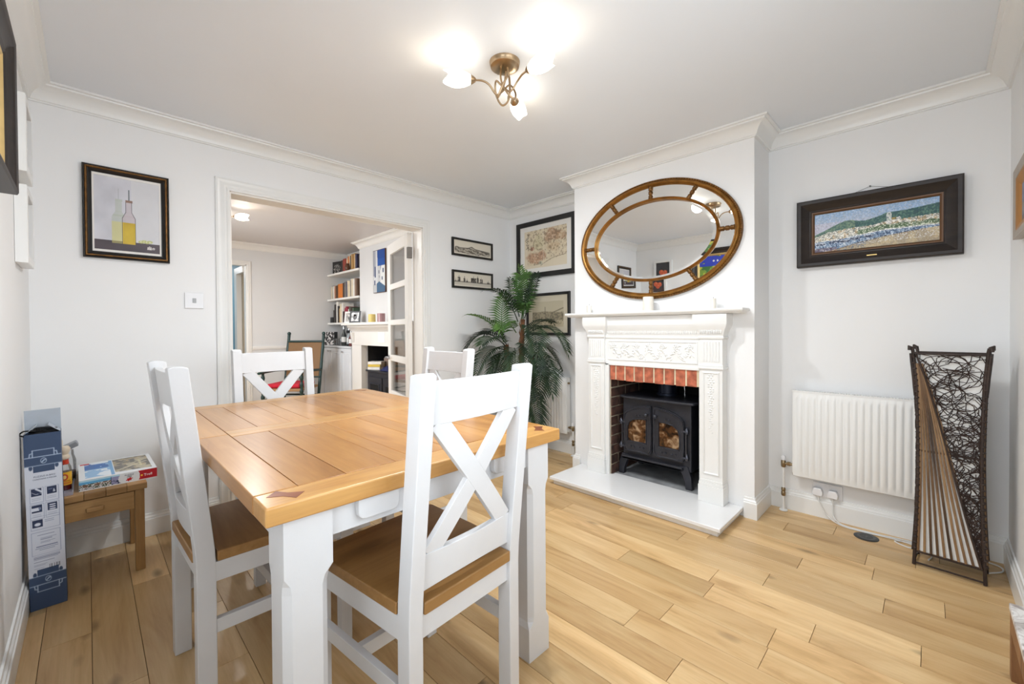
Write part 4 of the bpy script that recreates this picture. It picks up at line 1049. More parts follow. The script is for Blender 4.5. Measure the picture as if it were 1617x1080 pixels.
# ------------------------------------------------------------------ radiators
def radiator(label, yc, ln, z0, z1, depth, valve_left, n_rib):
    r = thing('radiator', label, 'radiator', (0, yc, 0), RB)
    hl = ln / 2; g = G()
    # fluted front panel: cross-section extruded with tapered ends of the flutes
    xs = [-hl, -hl + .004, -hl + .02]; hs = [.012, .002, 0]
    p = (ln - .05) / n_rib
    for k in range(n_rib):
        a = -hl + .025 + k * p
        for f, d in ((.08, 0), (.22, .006), (.50, .0075), (.78, .006), (.92, 0)): xs.append(a + f * p); hs.append(-d)
    xs += [hl - .02, hl - .004, hl]; hs += [0, .002, .012]
    rows = [(z0, 0, .012), (z0 + .004, 0, .003), (z0 + .03, 0, 0), (z0 + .05, 1, 0), (z1 - .05, 1, 0), (z1 - .03, 0, 0), (z1 - .004, 0, .003), (z1, 0, .012)]
    vs = []; fs = []; m = len(xs)
    for z, q, add in rows:
        for x, h_ in zip(xs, hs): vs.append((x, -depth + .012 + (h_ * q if h_ < 0 else h_) + add, z))
    for j in range(len(rows) - 1):
        for i in range(m - 1): fs.append((j * m + i, j * m + i + 1, (j + 1) * m + i + 1, (j + 1) * m + i))
    g.add(vs, fs); ob('front_panel', g, M['rad'], r, smooth=50)
    g = G(); g.box(-hl + .002, hl - .002, -depth + .022, -depth + .03, z0 + .004, z1 - .004); g.box(-hl + .004, hl - .004, -.045, -.035, z0 + .01, z1 - .01); ob('back_panel', g, M['rad'], r)
    for x in (-hl, hl - .004): g = G(); g.box(x, x + .004, -depth + .018, -.03, z0 + .02, z1); ob('side_cover', g, M['rad'], r)
    g = G(); g.box(-hl + .004, hl - .004, -depth + .03, -.045, z1 - .03, z1 - .02); ob('slot_shade', g, M['soot_shade'], r)  # black sheet below the grille bars, painting the shade in the slots
    g = G(); g.box(-hl, hl, -depth + .012, -depth + .024, z1 - .006, z1 + .001); g.box(-hl, hl, -.042, -.030, z1 - .006, z1 + .001)
    x = -hl + .006
    while x < hl - .01: g.box(x, x + .0052, -depth + .024, -.042, z1 - .004, z1 + .001); x += .0125
    ob('top_grille', g, M['rad'], r, kind='stuff')
    g = G()
    for x in (-hl + .12, hl - .12): g.box(x - .015, x + .015, -.036, -.001, z0 + .1, z1 - .1)
    ob('wall_bracket', g, M['rad'], r)
    s = -1 if valve_left else 1; xv = s * (hl + .052)
    g = G(); g.tube([(xv, -.057, 0.012), (xv, -.057, z0 + .05)], .0075, 10); g.lathe([(.022, 0), (.024, .004), (.021, .008), (.009, .012)], 18, (xv, -.057, .001)); ob('pipe', g, M['trim'], r, smooth=50)
    g = G(); g.lathe([(.010, .095), (.013, .10), (.013, .12), (.010, .124), (.013, .128), (.013, .142), (.009, .148)], 8, (xv, -.057, 0))
    g.lathe([(.011, z0 + .035), (.014, z0 + .042), (.014, z0 + .075), (.010, z0 + .08)], 8, (xv, -.057, 0))
    g.tube([(xv, -.057, z0 + .06), (s * (hl - .004), -.057, z0 + .06)], .009, 8); g.tube([(s * (hl + .030), -.057, z0 + .06), (s * (hl + .014), -.057, z0 + .06)], .014, 6); ob('valve', g, M['brassv'], r, smooth=40)
    g = G(); g.lathe([(.012, z0 + .08), (.013, z0 + .10), (.009, z0 + .108), (0, z0 + .11)], 14, (xv, -.057, 0)); ob('valve_cap', g, M['plastic'], r, smooth=40)
    g = G(); g.lathe([(.010, 0), (.010, .014), (.006, .018), (0, .018)], 8, (hl, -depth / 2 - .01, z1 - .05), Matrix.Rotation(radians(90), 3, 'Y')); ob('bleed_plug', g, M['brassv'], r)
radiator('long white ribbed radiator under the coast painting, behind the rattan lamp', -2.905, .70, .242, .772, .10, True, 20)
radiator('white ribbed radiator in the alcove behind the palm', -.505, .60, .195, .712, .10, False, 17)

# ------------------------------------------------------------------ sockets, switch, floor outlet, cables
r = thing('wall_socket', 'white double wall socket under the right radiator with two plugs', 'socket', (-.0005, -2.722, .168), RB)
g = G(); g.box(-.0735, .0735, -.010, 0, -.043, .043); ob('face_plate', g, M['plastic'], r, bevel=.003)
for x in (-.010, .012):
    g = G(); g.box(x - .006, x + .006, -.013, -.0095, .018, .034); ob('rocker_switch', g, M['plastic'], r, bevel=.001)
def plug(y, label, path):
    q = thing('plug', label, 'plug', (-.0115, y, .158), RB)
    g = G(); g.prism([(-.024, -.022), (.024, -.022), (.026, .004), (.018, .024), (-.018, .024), (-.026, .004)], -.032, 0, 'y'); ob('plug_body', g, M['plastic'], q, bevel=.005, seg=3)
    P = [(0, -.016, -.022)] + [tuple(Matrix.Rotation(radians(90), 3, 'Z') @ (Vector(p) - Vector((-.0115, y, .158)))) for p in path]
    g = G(); g.tube(catmull(P, 8), .0034, 8); ob('flex_cable', g, M['cable'], q, smooth=80)
plug(-2.677, 'left white plug in the double socket, its cable running to the rattan lamp', [(-.036, -2.69, .09), (-.050, -2.73, .03), (-.075, -2.80, .0045), (-.085, -2.90, .0045), (-.075, -3.03, .0045), (-.10, -3.12, .0045), (-.17, -3.17, .0045), (-.235, -3.16, .0045)])
plug(-2.752, 'right white plug in the double socket with its cable hanging straight down', [(-.030, -2.752, .09), (-.036, -2.758, .03), (-.060, -2.80, .0045), (-.070, -2.92, .0045), (-.058, -3.02, .0045), (-.050, -3.12, .0045), (-.10, -3.15, .012), (-.14, -3.09, .0045), (-.10, -3.03, .0045), (-.066, -3.10, .0045), (-.060, -3.25, .0045), (-.070, -3.39, .0045), (-.13, -3.41, .0045), (-.20, -3.36, .0045)])
r = thing('floor_socket', 'round black floor outlet cover set in the boards', 'outlet', (-.140, -2.915, 0))
g = G(); g.lathe([(.055, 0), (.055, .002), (.050, .0032), (.0, .0032)], 32); ob('cover', g, plain('black_plastic', 42, 44, 46, .4), r, smooth=30)
g = G(); g.lathe([(.040, .0032), (.040, .0042), (.030, .0042), (.030, .0032)], 32, caps=False); g.box(-.018, .018, -.003, .003, .003, .0042); ob('lid', g, plain('dark_grey_plastic', 70, 72, 74, .4), r, smooth=30)
r = thing('light_switch', 'square white light switch on the back wall left of the doorway', 'switch', (-2.705, -.0005, 1.348), RA)
g = G(); g.box(-.047, .047, -.008, 0, -.048, .048); ob('face_plate', g, M['plastic'], r, bevel=.003)
g = G(); g.box(-.009, .009, -.012, -.007, -.014, .014); ob('rocker_switch', g, plain('grey_rocker', 176, 178, 180, .4), r, bevel=.002)

# ------------------------------------------------------------------ rattan floor lamp
r = thing('floor_lamp', 'tall square floor lamp of dark woven rattan and bamboo slats by the right corner', 'lamp', (-.262, -3.232, 0), radians(-90 - 5))
hw, hd, HT = .117, .072, 1.06
def lp(u, wv, t):          # u,wv in -1..1 across width and depth, t height 0..1: waisted shaft
    k_ = 1 - .115 * sin(pi * min(1, max(0, t * 1.02))) + .05 * max(0, t - .86) / .14
    return Vector((u * hw * k_, wv * hd * k_, t * HT))
for u in (-1, 1):
    for wv in (-1, 1):
        g = G(); g.tube([lp(u, wv, t_) for t_ in np.linspace(0.002, .985, 15)] + [lp(u * 1.02, wv * 1.02, 1.0), lp(u * 1.09, wv * 1.1, 1.006), lp(u * 1.1, wv * 1.16, .99)], [.007] * 15 + [.008, .008, .006], 7)
        g.tube([lp(u * 1.07, wv * 1.05, t_) for t_ in np.linspace(.78, .975, 6)], [.003, .005, .006, .006, .006, .005], 6)
        ob('corner_post', g, M['rattan'], r, smooth=60)
for t_ in (.012, .065, .53, .975):
    g = G(); g.tube([lp(a, b, t_) for a, b in ((-1, -1), (1, -1), (1, 1), (-1, 1))], .0048, 6, True); ob('hoop', g, M['rattan'], r)
g = G(); vs = []; fs = []; ts = np.linspace(.07, .972, 16)
for t_ in ts:
    for a, b in ((-1, -1), (1, -1), (1, 1), (-1, 1)): vs.append(lp(a * .955, b * .93, t_))
for j in range(15):
    for q in range(4): fs.append((4 * j + q, 4 * j + (q + 1) % 4, 4 * j + 4 + (q + 1) % 4, 4 * j + 4 + q))
g.add(vs, fs); ob('fabric_liner', g, M['fabric'], r)
def on_face(f, s, t_, out=0.0):
    """s 0..1 across the face seen from outside"""
    u = 2 * s - 1; k_ = 1.0 + out
    return {0: lp(u, -k_, t_), 1: lp(k_, u, t_), 2: lp(-u, k_, t_), 3: lp(-k_, -u, t_)}[f]
rnd = random.Random(5)
for f in range(4):
    # fan of slats under the diagonal
    n = 10
    for k in range(n):
        s1 = .05 + .90 * k / (n - 1); pts = []
        for t_ in np.linspace(.07, .93, 8):
            q = (t_ - .07) / .9; pts.append(on_face(f, s1 * (1 - q) + .03 * q + .006 * k * q, t_, .03 + .012 * (k % 2)))
        g = G(); g.tube(pts, [.0052] * 4 + [.0045, .0038, .003, .0025], 5, False, .55); ob('bamboo_slat', g, M['bamboo'], r, smooth=70)
    g = G(); g.tube([on_face(f, .97 - .93 * (t_ - .065) / .91, t_, .07) for t_ in np.linspace(.065, .97, 10)], .0042, 6); ob('diagonal_rod', g, M['rattan'], r, smooth=60)
    g = G()
    for k in range(190 if f in (0, 3) else 90):
        t0 = .97 - .9 * rnd.random() ** .8; smin = .95 - .93 * (t0 - .065) / .91; s0 = smin + (.99 - smin) * rnd.random()
        a = rnd.random() * 6.28; da = rnd.choice((-1, 1)) * rnd.uniform(.3, .75); st = rnd.uniform(.017, .03); P = []
        s, t_ = s0, t0
        for i in range(9):
            lo = .97 - .93 * (t_ - .065) / .91
            s = min(.995, max(lo, s)); t_ = min(.972, max(.07, t_))
            P.append(on_face(f, s, t_, .035 + .05 * rnd.random() ** 2)); s += cos(a) * st / (2 * hw) * 1.6; t_ += sin(a) * st / HT * 1.4; a += da
        g.tube(P, .0017, 4)
    ob('rattan_weave', g, M['rattan'], r, smooth=80, kind='stuff')
    g = G()
    for t_ in np.linspace(.08, .96, 34):
        p = on_face(f, 0, t_, .04); g.lathe([(0, -.006), (.0095, -.002), (.0095, .002), (0, .006)], 6, p, Matrix.Rotation(rnd.random(), 3, 'X'))
    ob('cane_binding', g, M['rattan'], r, smooth=80, kind='stuff')

# ------------------------------------------------------------------ ceiling light
M['lamp'] = emit('lit_opal_glass', (1.0, .92, .79, 1), 5.5)
BULB = 34.0
def ceiling_light(label, loc, rz, lit=0.0):
    r = thing('ceiling_light', label, 'light', loc, rz)
    g = G(); g.lathe([(0, -.030), (.03, -.031), (.058, -.027), (.066, -.022), (.067, -.012), (.070, -.008), (.071, 0)], 36); ob('ceiling_rose', g, M['brass'], r, smooth=35)
    for k, az in enumerate((148, 28, -90)):
        R = Matrix.Rotation(radians(az), 4, 'Z')
        P = [(.018, .0, -.028), (.020, .010, -.09), (-.004, .03, -.155), (-.040, .02, -.175), (-.052, -.008, -.13), (-.030, -.028, -.085), (.010, -.022, -.125), (.040, -.004, -.150), (.075, .006, -.115), (.105, .004, -.10), (.140, 0, -.098)]
        g = G(); g.tube(catmull([R @ Vector(p) for p in P], 8), .0045, 8); ob('arm', g, M['brass'], r, smooth=80)
        D = R @ Matrix.Translation((.135, 0, -.098)) @ Matrix.Rotation(radians(93), 4, 'Y')
        g = G(); g.lathe([(.006, 0), (.010, .003), (.017, .014), (.023, .026), (.021, .026), (0, .02)], 20); o = ob('lamp_cup', g, M['brass'], r, smooth=40); o.data.transform(D)
        g = G(); n = 28; prof = [(.019, .024), (.031, .05), (.037, .08), (.037, .105), (.031, .135), (.028, .134), (.034, .105), (.034, .08), (.028, .05), (.016, .026)]
        g.lathe(prof, n, caps=False)
        g.v = [(x, y, z + (.012 * sin(3 * atan2(y, x)) if z > .12 else 0)) for x, y, z in g.v]
        g.lathe([(.012, .03), (.018, .06), (.016, .09), (0, .102)], 12)
        o = ob('lamp_shade', g, M['lamp'], r, smooth=50); o.data.transform(D)
        if lit:
            ld = bpy.data.lights.new('bulb_light', 'SPOT'); ld.energy = lit; ld.color = (.94, .975, 1.0); ld.spot_size = radians(168); ld.spot_blend = 1.0; ld.shadow_soft_size = .05
            lo = bpy.data.objects.new('bulb_light', ld); COL.objects.link(lo); lo.parent = r
            lo.matrix_local = R @ Matrix.Translation((.30, 0, -.115)) @ Matrix.Rotation(radians(-16), 4, 'Y')
    return r
cl = ceiling_light('brushed brass ceiling light with three lit glass shades over the oak table', (-1.785, -1.762, H - .001), 0, BULB)
copy_tree(cl, (-2.22, 1.87, H - .001), radians(45), 'lit ceiling light in the far room at the top left of the doorway')

# ------------------------------------------------------------------ side table and what stands on it
r = thing('side_table', 'small oak side table with a drawer in the left corner', 'table', (-3.1475, -.232, 0))
hx_, hy_ = .1825, .208
for k in range(5):
    g = G(); a = -hx_ + k * .073; g.box(-.0362, .0362, -hy_, hy_, .396, .425); ob('top_board', g, M['side'], r, bevel=.0025, loc=(a + .0365, 0, 0))
for sx in (-1, 1):
    for s2 in (-1, 1): g = G(); g.box(-.018, .018, -.018, .018, 0, .396); ob('leg', g, M['sidez'], r, bevel=.003, loc=(sx * (hx_ - .028), s2 * (hy_ - .024), 0))
sdx = wood('oak_drawer_front', C8(150, 112, 66), C8(182, 140, 88), C8(200, 160, 108), 'x', .45, 1.2, 0, .1)
g = G(); g.box(-hx_ + .047, hx_ - .047, -hy_ + .008, -hy_ + .026, .308, .392); d = ob('drawer', g, sdx, r, bevel=.002)
g = G(); g.box(-.030, .030, -hy_ - .006, -hy_ + .008, .338, .358); ob('handle', g, sdx, d, bevel=.004)
for sx in (-1, 1): g = G(); g.box(sx * (hx_ - .030) - .008, sx * (hx_ - .030) + .008, -hy_ + .042, hy_ - .042, .318, .396); ob('apron', g, M['side'], r)
g = G(); g.box(-hx_ + .046, hx_ - .046, hy_ - .034, hy_ - .018, .318, .396); ob('apron', g, sdx, r)
# tall carton
r = thing('carton', 'tall narrow blue and white cardboard carton standing in the left corner', 'box', (-3.291, -.4825, .0009))
cw, cd, chh = .106, .072, .738
tl = Matrix.Rotation(radians(-.9), 4, 'Y')
navy = plain('navy_card', 52, 72, 104, .5)
g = G(); t_ = .002
g.box(-cw / 2, cw / 2, -cd / 2, -cd / 2 + t_, 0, chh, tl); g.box(-cw / 2, cw / 2, cd / 2 - t_, cd / 2, 0, chh, tl)
g.box(-cw / 2, -cw / 2 + t_, -cd / 2 + t_, cd / 2 - t_, 0, chh, tl); g.box(cw / 2 - t_, cw / 2, -cd / 2 + t_, cd / 2 - t_, 0, chh, tl); g.box(-cw / 2, cw / 2, -cd / 2, cd / 2, 0, t_, tl)
ob('carton_body', g, navy, r)
inside = plain('pale_grey_card', 176, 184, 194, .6)
g = G(); g.box(-cw / 2, cw / 2, cd / 2 - t_, cd / 2, chh, chh + .092, tl); ob('lid_flap', g, inside, r)
for s in (-1, 1): g = G(); g.prism([(s * cw / 2, chh - .001), (s * (cw / 2 - .002), chh + .001), (s * (cw / 2 - .035), chh + .034), (s * (cw / 2 - .037), chh + .032)], -cd / 2 + .006, cd / 2 - .006, 'y', tl); ob('side_flap', g, inside, r)
g = G(); rr = random.Random(2)
for k in range(9): g.tube(catmull([tl @ Vector((rr.uniform(-.045, .045), rr.uniform(-.025, .025), chh - .02 + rr.uniform(0, .035))) for _ in range(4)], 6), .006, 6)
g.tube(catmull([tl @ Vector(p) for p in ((-.02, -.02, chh + .01), (-.05, -.03, chh + .016), (-.063, -.035, chh + .004), (-.05, -.0395, chh - .004))], 6), .003, 6); g.box(-cw / 2 + .003, cw / 2 - .003, -cd / 2 + .003, cd / 2 - .003, chh - .04, chh - .012, tl)
ob('black_cloth', g, plain('black_cloth', 26, 26, 28, .9), r, smooth=80)
cv = Cv(76, 330, (214, 218, 230)); u, v = cv.u, cv.v; nb, wl = (58, 78, 110), (178, 194, 216)
cv.put(v > .818 - .0 * u, nb); cv.put(v < .185, nb)
def bag(vc, up):
    a = 9.0; cv.rect(0, 1, vc - .025, vc + .025, nb)
    for s in (-1, 1):
        col = nb
        cv.rect(.22, .80, min(vc, vc + s * .062), max(vc, vc + s * .062), col); cv.ell(.16, vc + s * .035, .06, .016, col, 1, .3); cv.ell(.86, vc + s * .035, .06, .016, col, 1, .3)
    for s in (-1, 1):
        cv.line([(0, vc + s * .025), (1, vc + s * .025)], .0035, wl, .8, .146)
        w2 = vc + s * .063
        if (s > 0) == up:
            cv.line([(.22, vc + s * .025), (.22, w2), (.80, w2), (.80, vc + s * .025)], .0032, wl, .9, .146)
            for q in (-1, 1): c = .51 + q * .29; cv.line([(c, w2 - s * .015), (c + q * .07, w2 - s * .018), (c + q * .085, vc + s * .027)], .0032, wl, .9, .146)
    cv.ell(.51, vc, .095, .018, wl, 1, .2); cv.ell(.51, vc, .075, .014, nb, 1, .2); cv.line([(.47, vc - .006), (.53, vc + .004), (.56, vc + .005)], .004, wl, 1, .146)
bag(.845, True); bag(.165, False)
def rbox(u0, u1, v0, v1): cv.line([(u0, v0), (u1, v0), (u1, v1), (u0, v1), (u0, v0)], .0018, (150, 160, 186), .8, .146)
for i, (u0, v0) in enumerate(((.14, .648), (.55, .648), (.14, .555), (.55, .555))):
    rbox(u0 - .03, u0 + .33, v0 - .038, v0 + .046); cv.rect(u0 + .01, u0 + .28, v0, v0 + .042, (40, 52, 84))
    if i == 0: cv.line([(u0 + .14, v0 + .04), (u0 + .28, v0 + .022)], .006, (220, 224, 236), 1, .146); cv.line([(u0 + .02, v0 + .024), (u0 + .13, v0 + .01), (u0 + .27, v0 + .014)], .0014, (200, 206, 220), .9, .146)
    if i == 1: cv.line([(u0 + .19, v0 + .012), (u0 + .205, v0 + .025), (u0 + .23, v0 + .012), (u0 + .18, v0 + .012)], .0018, (220, 224, 236), 1, .146); cv.rect(u0 + .05, u0 + .16, v0 + .024, v0 + .03, (120, 130, 160), .7)
    if i == 2: cv.rect(u0 + .01, u0 + .2, v0 + .010, v0 + .028, (220, 224, 236)); cv.ell(u0 + .22, v0 + .02, .04, .009, (120, 130, 160))
    if i == 3:
        for q in (.006, .018, .030): cv.ell(u0 + .15, v0 + q, .11, .0045, (220, 224, 236), 1, .3)
    for q in (.012, .022): cv.rect(u0 + .02, u0 + .26, v0 - q - .003, v0 - q, (150, 158, 182), .6)
rbox(.11, .88, .455, .53); cv.rect(.15, .42, .47, .512, (40, 52, 84)); cv.ell(.285, .486, .10, .011, (220, 224, 236), 1, .3)
for q in (.494, .503): cv.rect(.48, .72, q, q + .003, (120, 130, 160), .7)
rbox(.11, .88, .312, .44)
for q, a, b, al in ((.420, .26, .72, .8), (.402, .34, .78, .5), (.395, .34, .66, .5), (.382, .34, .74, .5), (.375, .34, .6, .5), (.356, .22, .80, .8), (.346, .2, .82, .8), (.336, .3, .72, .8), (.300, .14, .86, .6), (.292, .14, .86, .6), (.284, .14, .80, .6), (.270, .14, .7, .7), (.255, .14, .5, .4), (.247, .14, .45, .4), (.232, .14, .42, .4)):
    cv.rect(a, b, q, q + .0038, (110, 118, 150), al)
for k in range(14):
    if k % 3 != 1: cv.rect(.55 + k * .023, .55 + k * .023 + (.018 if k in (0, 9, 12) else .011), .222, .246, (34, 38, 60))
grid_print('front_print', cv, cw, chh, M['boxcard'], r, lambda x, y, z: tuple(tl @ Vector((x, -cd / 2 - .0006, z + chh / 2))))
for z, s, tx in ((.556, .0092, 'PUZZLE-A-BAG'), (.545, .0075, 'CONTAINS 4 PIECES')): text_part('lettering', tx, s, navy, r, tl @ Matrix.Translation((.002, -cd / 2 - .0008, z)) @ FRONT, .0002)
# jigsaw box
r = thing('jigsaw_box', 'white red and blue jigsaw puzzle box on the oak side table', 'box', (-3.064, -.207, .4256), radians(1))
jw, jd, jh = .277, .352, .048
g = G(); g.box(-jw / 2, jw / 2, -jd / 2, jd / 2, 0, jh); ob('box_body', g, plain('white_card', 232, 232, 230, .4), r, bevel=.001)
cv = Cv(90, 110, (232, 234, 236)); n = cv.noise(5, 5); n2 = cv.noise(14, 14, 3); u, v = cv.u, cv.v
m_ = (u > .08) & (u < .40) & (v > .1) & (v < .93); cv.put(m_, (150, 190, 226)); cv.put(m_ * (v > .55) * (n > .42), (62, 112, 180)); cv.put(m_ * (v < .5) * (n > .5), (240, 244, 248), .9); cv.put(m_ * (v > .85) * (n < .55), (232, 238, 244))
cv.rect(.40, .44, .05, .95, (120, 170, 214))
m_ = (u > .45) & (u < .95) & (v > .2 - .1 * u) & (v < .95); cv.put(m_, (150, 142, 130)); cv.put(m_ * (n2 > .5), (108, 104, 98), .8); cv.put(m_ * (n > .56), (206, 196, 170), .8); cv.put(m_ * (n2 < .36), (190, 170, 130), .8)
cv.line([(.5, .25), (.9, .55)], .03, (214, 206, 180), .8); cv.rect(.80, .83, .3, .7, (214, 206, 170), .8)
cv.rect(.02, .14, .90, .97, (206, 60, 60))
grid_print('lid_print', cv, jw, jd, M['boxcard'], r, lambda x, y, z: (x, z, jh + .0005))
cv = Cv(130, 26, (234, 234, 234)); n2 = cv.noise(7, 34, 3); u, v = cv.u, cv.v
cv.put((u < .50) & (v > .62), (100, 176, 220)); cv.put((u < .50) & (v > .86), (190, 224, 240)); cv.put(((u < .52) & (v < .60)) * (n2 > .5), (112, 84, 66), .9); cv.put(((u < .52) & (v < .60)) * (n2 < .40), (60, 74, 56), .9); cv.put(((u < .52) & (v < .3)) * (n2 > .46), (206, 206, 214), .7)
cv.put((u > .39) & (u < .53) & (v > .1) & (v < .86), (150, 150, 186)); cv.put(((u > .39) & (u < .53) & (v < .5)) * (n2 > .52), (50, 60, 90)); cv.rect(.383, .395, .25, .9, (40, 60, 60))
cv.put((u > .735 + .03 * np.cos((v - .5) * 2.6)), (182, 26, 38)); cv.put(((u - .62) / .14) ** 2 + ((v - .5) / .62) ** 2 < 1, (226, 228, 230)); cv.put(v < .06, (236, 236, 236))
grid_print('side_print', cv, jw, jh, M['boxcard'], r, lambda x, y, z: (x, -jd / 2 - .0006, z + jh / 2))
redm = plain('red_ink', 190, 30, 40, .4); blk = plain('dark_ink', 60, 66, 76, .5)
PF = lambda x, z: Matrix.Translation((x, -jd / 2 - .0010, z)) @ FRONT
text_part('lettering', 'PUZZLE', .0095, blk, r, PF(.034, .034)); text_part('lettering', '1000', .0095, blk, r, PF(.034, .0255))
text_part('brand_lettering', 'Trefl', .0165, plain('white_ink', 240, 240, 236, .4), r, PF(.104, .018) @ Matrix.Shear('XY', 4, (.25, 0)))
g = G(); g.lathe([(.0042, 0), (.0042, .0006)], 12, (.080, -jd / 2 - .0010, .0235), Matrix.Rotation(radians(90), 3, 'X')); ob('emblem', g, plain('yellow_ink', 236, 190, 60, .4), r)
g = G(); g.box(.026, .042, -jd / 2 - .0012, -jd / 2 - .0006, .010, .021)
for a, b in ((.024, .0125), (.044, .0185), (.031, .0085), (.037, .0225)): g.lathe([(.0026, 0), (.0026, .0006)], 10, (a, -jd / 2 - .0006, b), Matrix.Rotation(radians(90), 3, 'X'))
ob('jigsaw_symbol', g, redm, r)
# tray, sauce bottle and jar
r = thing('tray', 'shallow grey metal tray on the side table beside the jigsaw box', 'tray', (-3.2725, -.22, .4256))
g = G(); g.box(-.055, .055, -.19, .19, 0, .003); g.sweep([(-.055, -.19), (.055, -.19), (.055, .19), (-.055, .19)], [(0, 0), (-.001, .012), (.003, .012), (.004, .002)], XY, True, 1)
ob('tray_body', g, plain('lilac_grey_metal', 178, 176, 190, .35, metal=.3), r)
r = thing('sauce_bottle', 'hot sauce bottle with yellow label and pale round cap on the tray', 'bottle', (-3.246, -.30, .4287))
prof = [(.022, 0), (.025, .004), (.025, .085), (.022, .105), (.013, .128), (.0115, .150)]
g = G(); g.lathe(prof, 24); ob('glass_bottle', g, M['glass'], r, smooth=40)
g = G(); g.lathe([(0, .001), (.0225, .003), (.0235, .02), (.0235, .032)], 20); ob('red_sauce', g, plain('red_sauce', 120, 26, 20, .3), r, smooth=40)
g = G(); g.lathe([(0, .032), (.0235, .032), (.0235, .055), (.0, .055)], 20); ob('yellow_sauce', g, plain('yellow_sauce', 206, 170, 60, .3), r, smooth=40)
cv = Cv(40, 40, (226, 170, 40)); cv.ell(.5, .62, .22, .26, (190, 60, 40)); cv.ell(.5, .62, .12, .16, (236, 200, 120)); cv.rect(.1, .9, .08, .26, (206, 120, 40)); cv.rect(.15, .85, .3, .34, (150, 60, 30))
grid_print('label_print', cv, .06, .06, M['boxcard'], r, lambda x, y, z: (.0256 * sin(x / .0256), -.0256 * cos(x / .0256), .055 + z))
g = G(); g.lathe([(.0145, .118), (.0155, .122), (.0135, .138), (.0145, .140)], 20); ob('red_neck_band', g, plain('red_orange_foil', 206, 66, 40, .35), r, smooth=40)
g = G(); g.lathe([(.012, .140), (.0175, .146), (.0185, .156), (.013, .164), (.018, .178), (.021, .190), (.015, .202), (0, .205)], 20); ob('cap', g, plain('pale_wood_cap', 222, 204, 180, .5), r, smooth=50)
r = thing('jar', 'glass jar with a tilted grey lid behind the sauce bottle', 'jar', (-3.243, -.135, .4287))
g = G(); g.lathe([(.030, 0), (.033, .005), (.033, .10), (.026, .125), (.024, .15)], 24); ob('glass_body', g, M['glass'], r, smooth=40)
g = G(); g.lathe([(0, .002), (.031, .004), (.031, .045), (0, .045)], 20); ob('dark_contents', g, plain('dark_brown_contents', 90, 70, 54, .6), r, smooth=40)
g = G(); Mx = Matrix.Translation((.008, 0, .165)) @ Matrix.Rotation(radians(-24), 4, 'Y'); g.box(-.030, .034, -.028, .028, -.010, .014, Mx); ob('lid', g, plain('grey_lid', 140, 144, 150, .35, metal=.4), r, bevel=.004)
r = thing('cardboard_tub', 'small cream tub at the back of the tray in the corner', 'tub', (-3.288, -.215, .4287))
g = G(); g.lathe([(.030, 0), (.034, .19), (.036, .192), (.036, .215), (.030, .219), (0, .219)], 24); ob('tub_body', g, plain('cream_tub', 226, 216, 196, .5), r, smooth=40)

# ------------------------------------------------------------------ potted palm
r = thing('potted_palm', 'tall green palm plant in the corner between the two windowless walls', 'plant', (-.43, -.47, 0))
O = Vector((-.43, -.47, 0))
r['label'] = 'tall green palm plant in the corner by the framed map'
g = G(); g.lathe([(.105, .0), (.115, .006), (.145, .26), (.150, .27), (.150, .29), (.138, .29), (.134, .25), (0, .25)], 32); ob('pot', g, plain('dark_basket_pot', 70, 54, 42, .7), r, smooth=35)
g = G(); g.lathe([(.132, .252), (.06, .262), (0, .265)], 20); ob('soil', g, plain('brown_soil', 58, 44, 34, .95, .3), r)
for top, base in (((-.465, -.415, 1.02), (-.46, -.45, .24)), ((-.356, -.521, 1.25), (-.42, -.50, .24)), ((-.294, -.587, .95), (-.39, -.51, .24)), ((-.40, -.40, .80), (-.43, -.43, .24))):
    a, b = Vector(base) - O, Vector(top) - O; g = G(); pts = [a.lerp(b, q) + Vector((.012 * sin(q * 5), .012 * cos(q * 4), 0)) for q in np.linspace(0, 1, 14)]
    g.tube(pts, [.026 - .010 * q + (.005 if i % 2 else 0) for i, q in enumerate(np.linspace(0, 1, 14))], 8)
    for i in range(3, 13):
        for s in range(3):
            an = i * 2.1 + s * 2.1; dv = Vector((cos(an), sin(an), 0)); p = pts[i]; g.tube([p + dv * .012, p + dv * .026 + Vector((0, 0, .035)), p + dv * .022 + Vector((0, 0, .075))], [.012, .007, .001], 4)
    ob('trunk', g, M['trunk'], r, smooth=70)
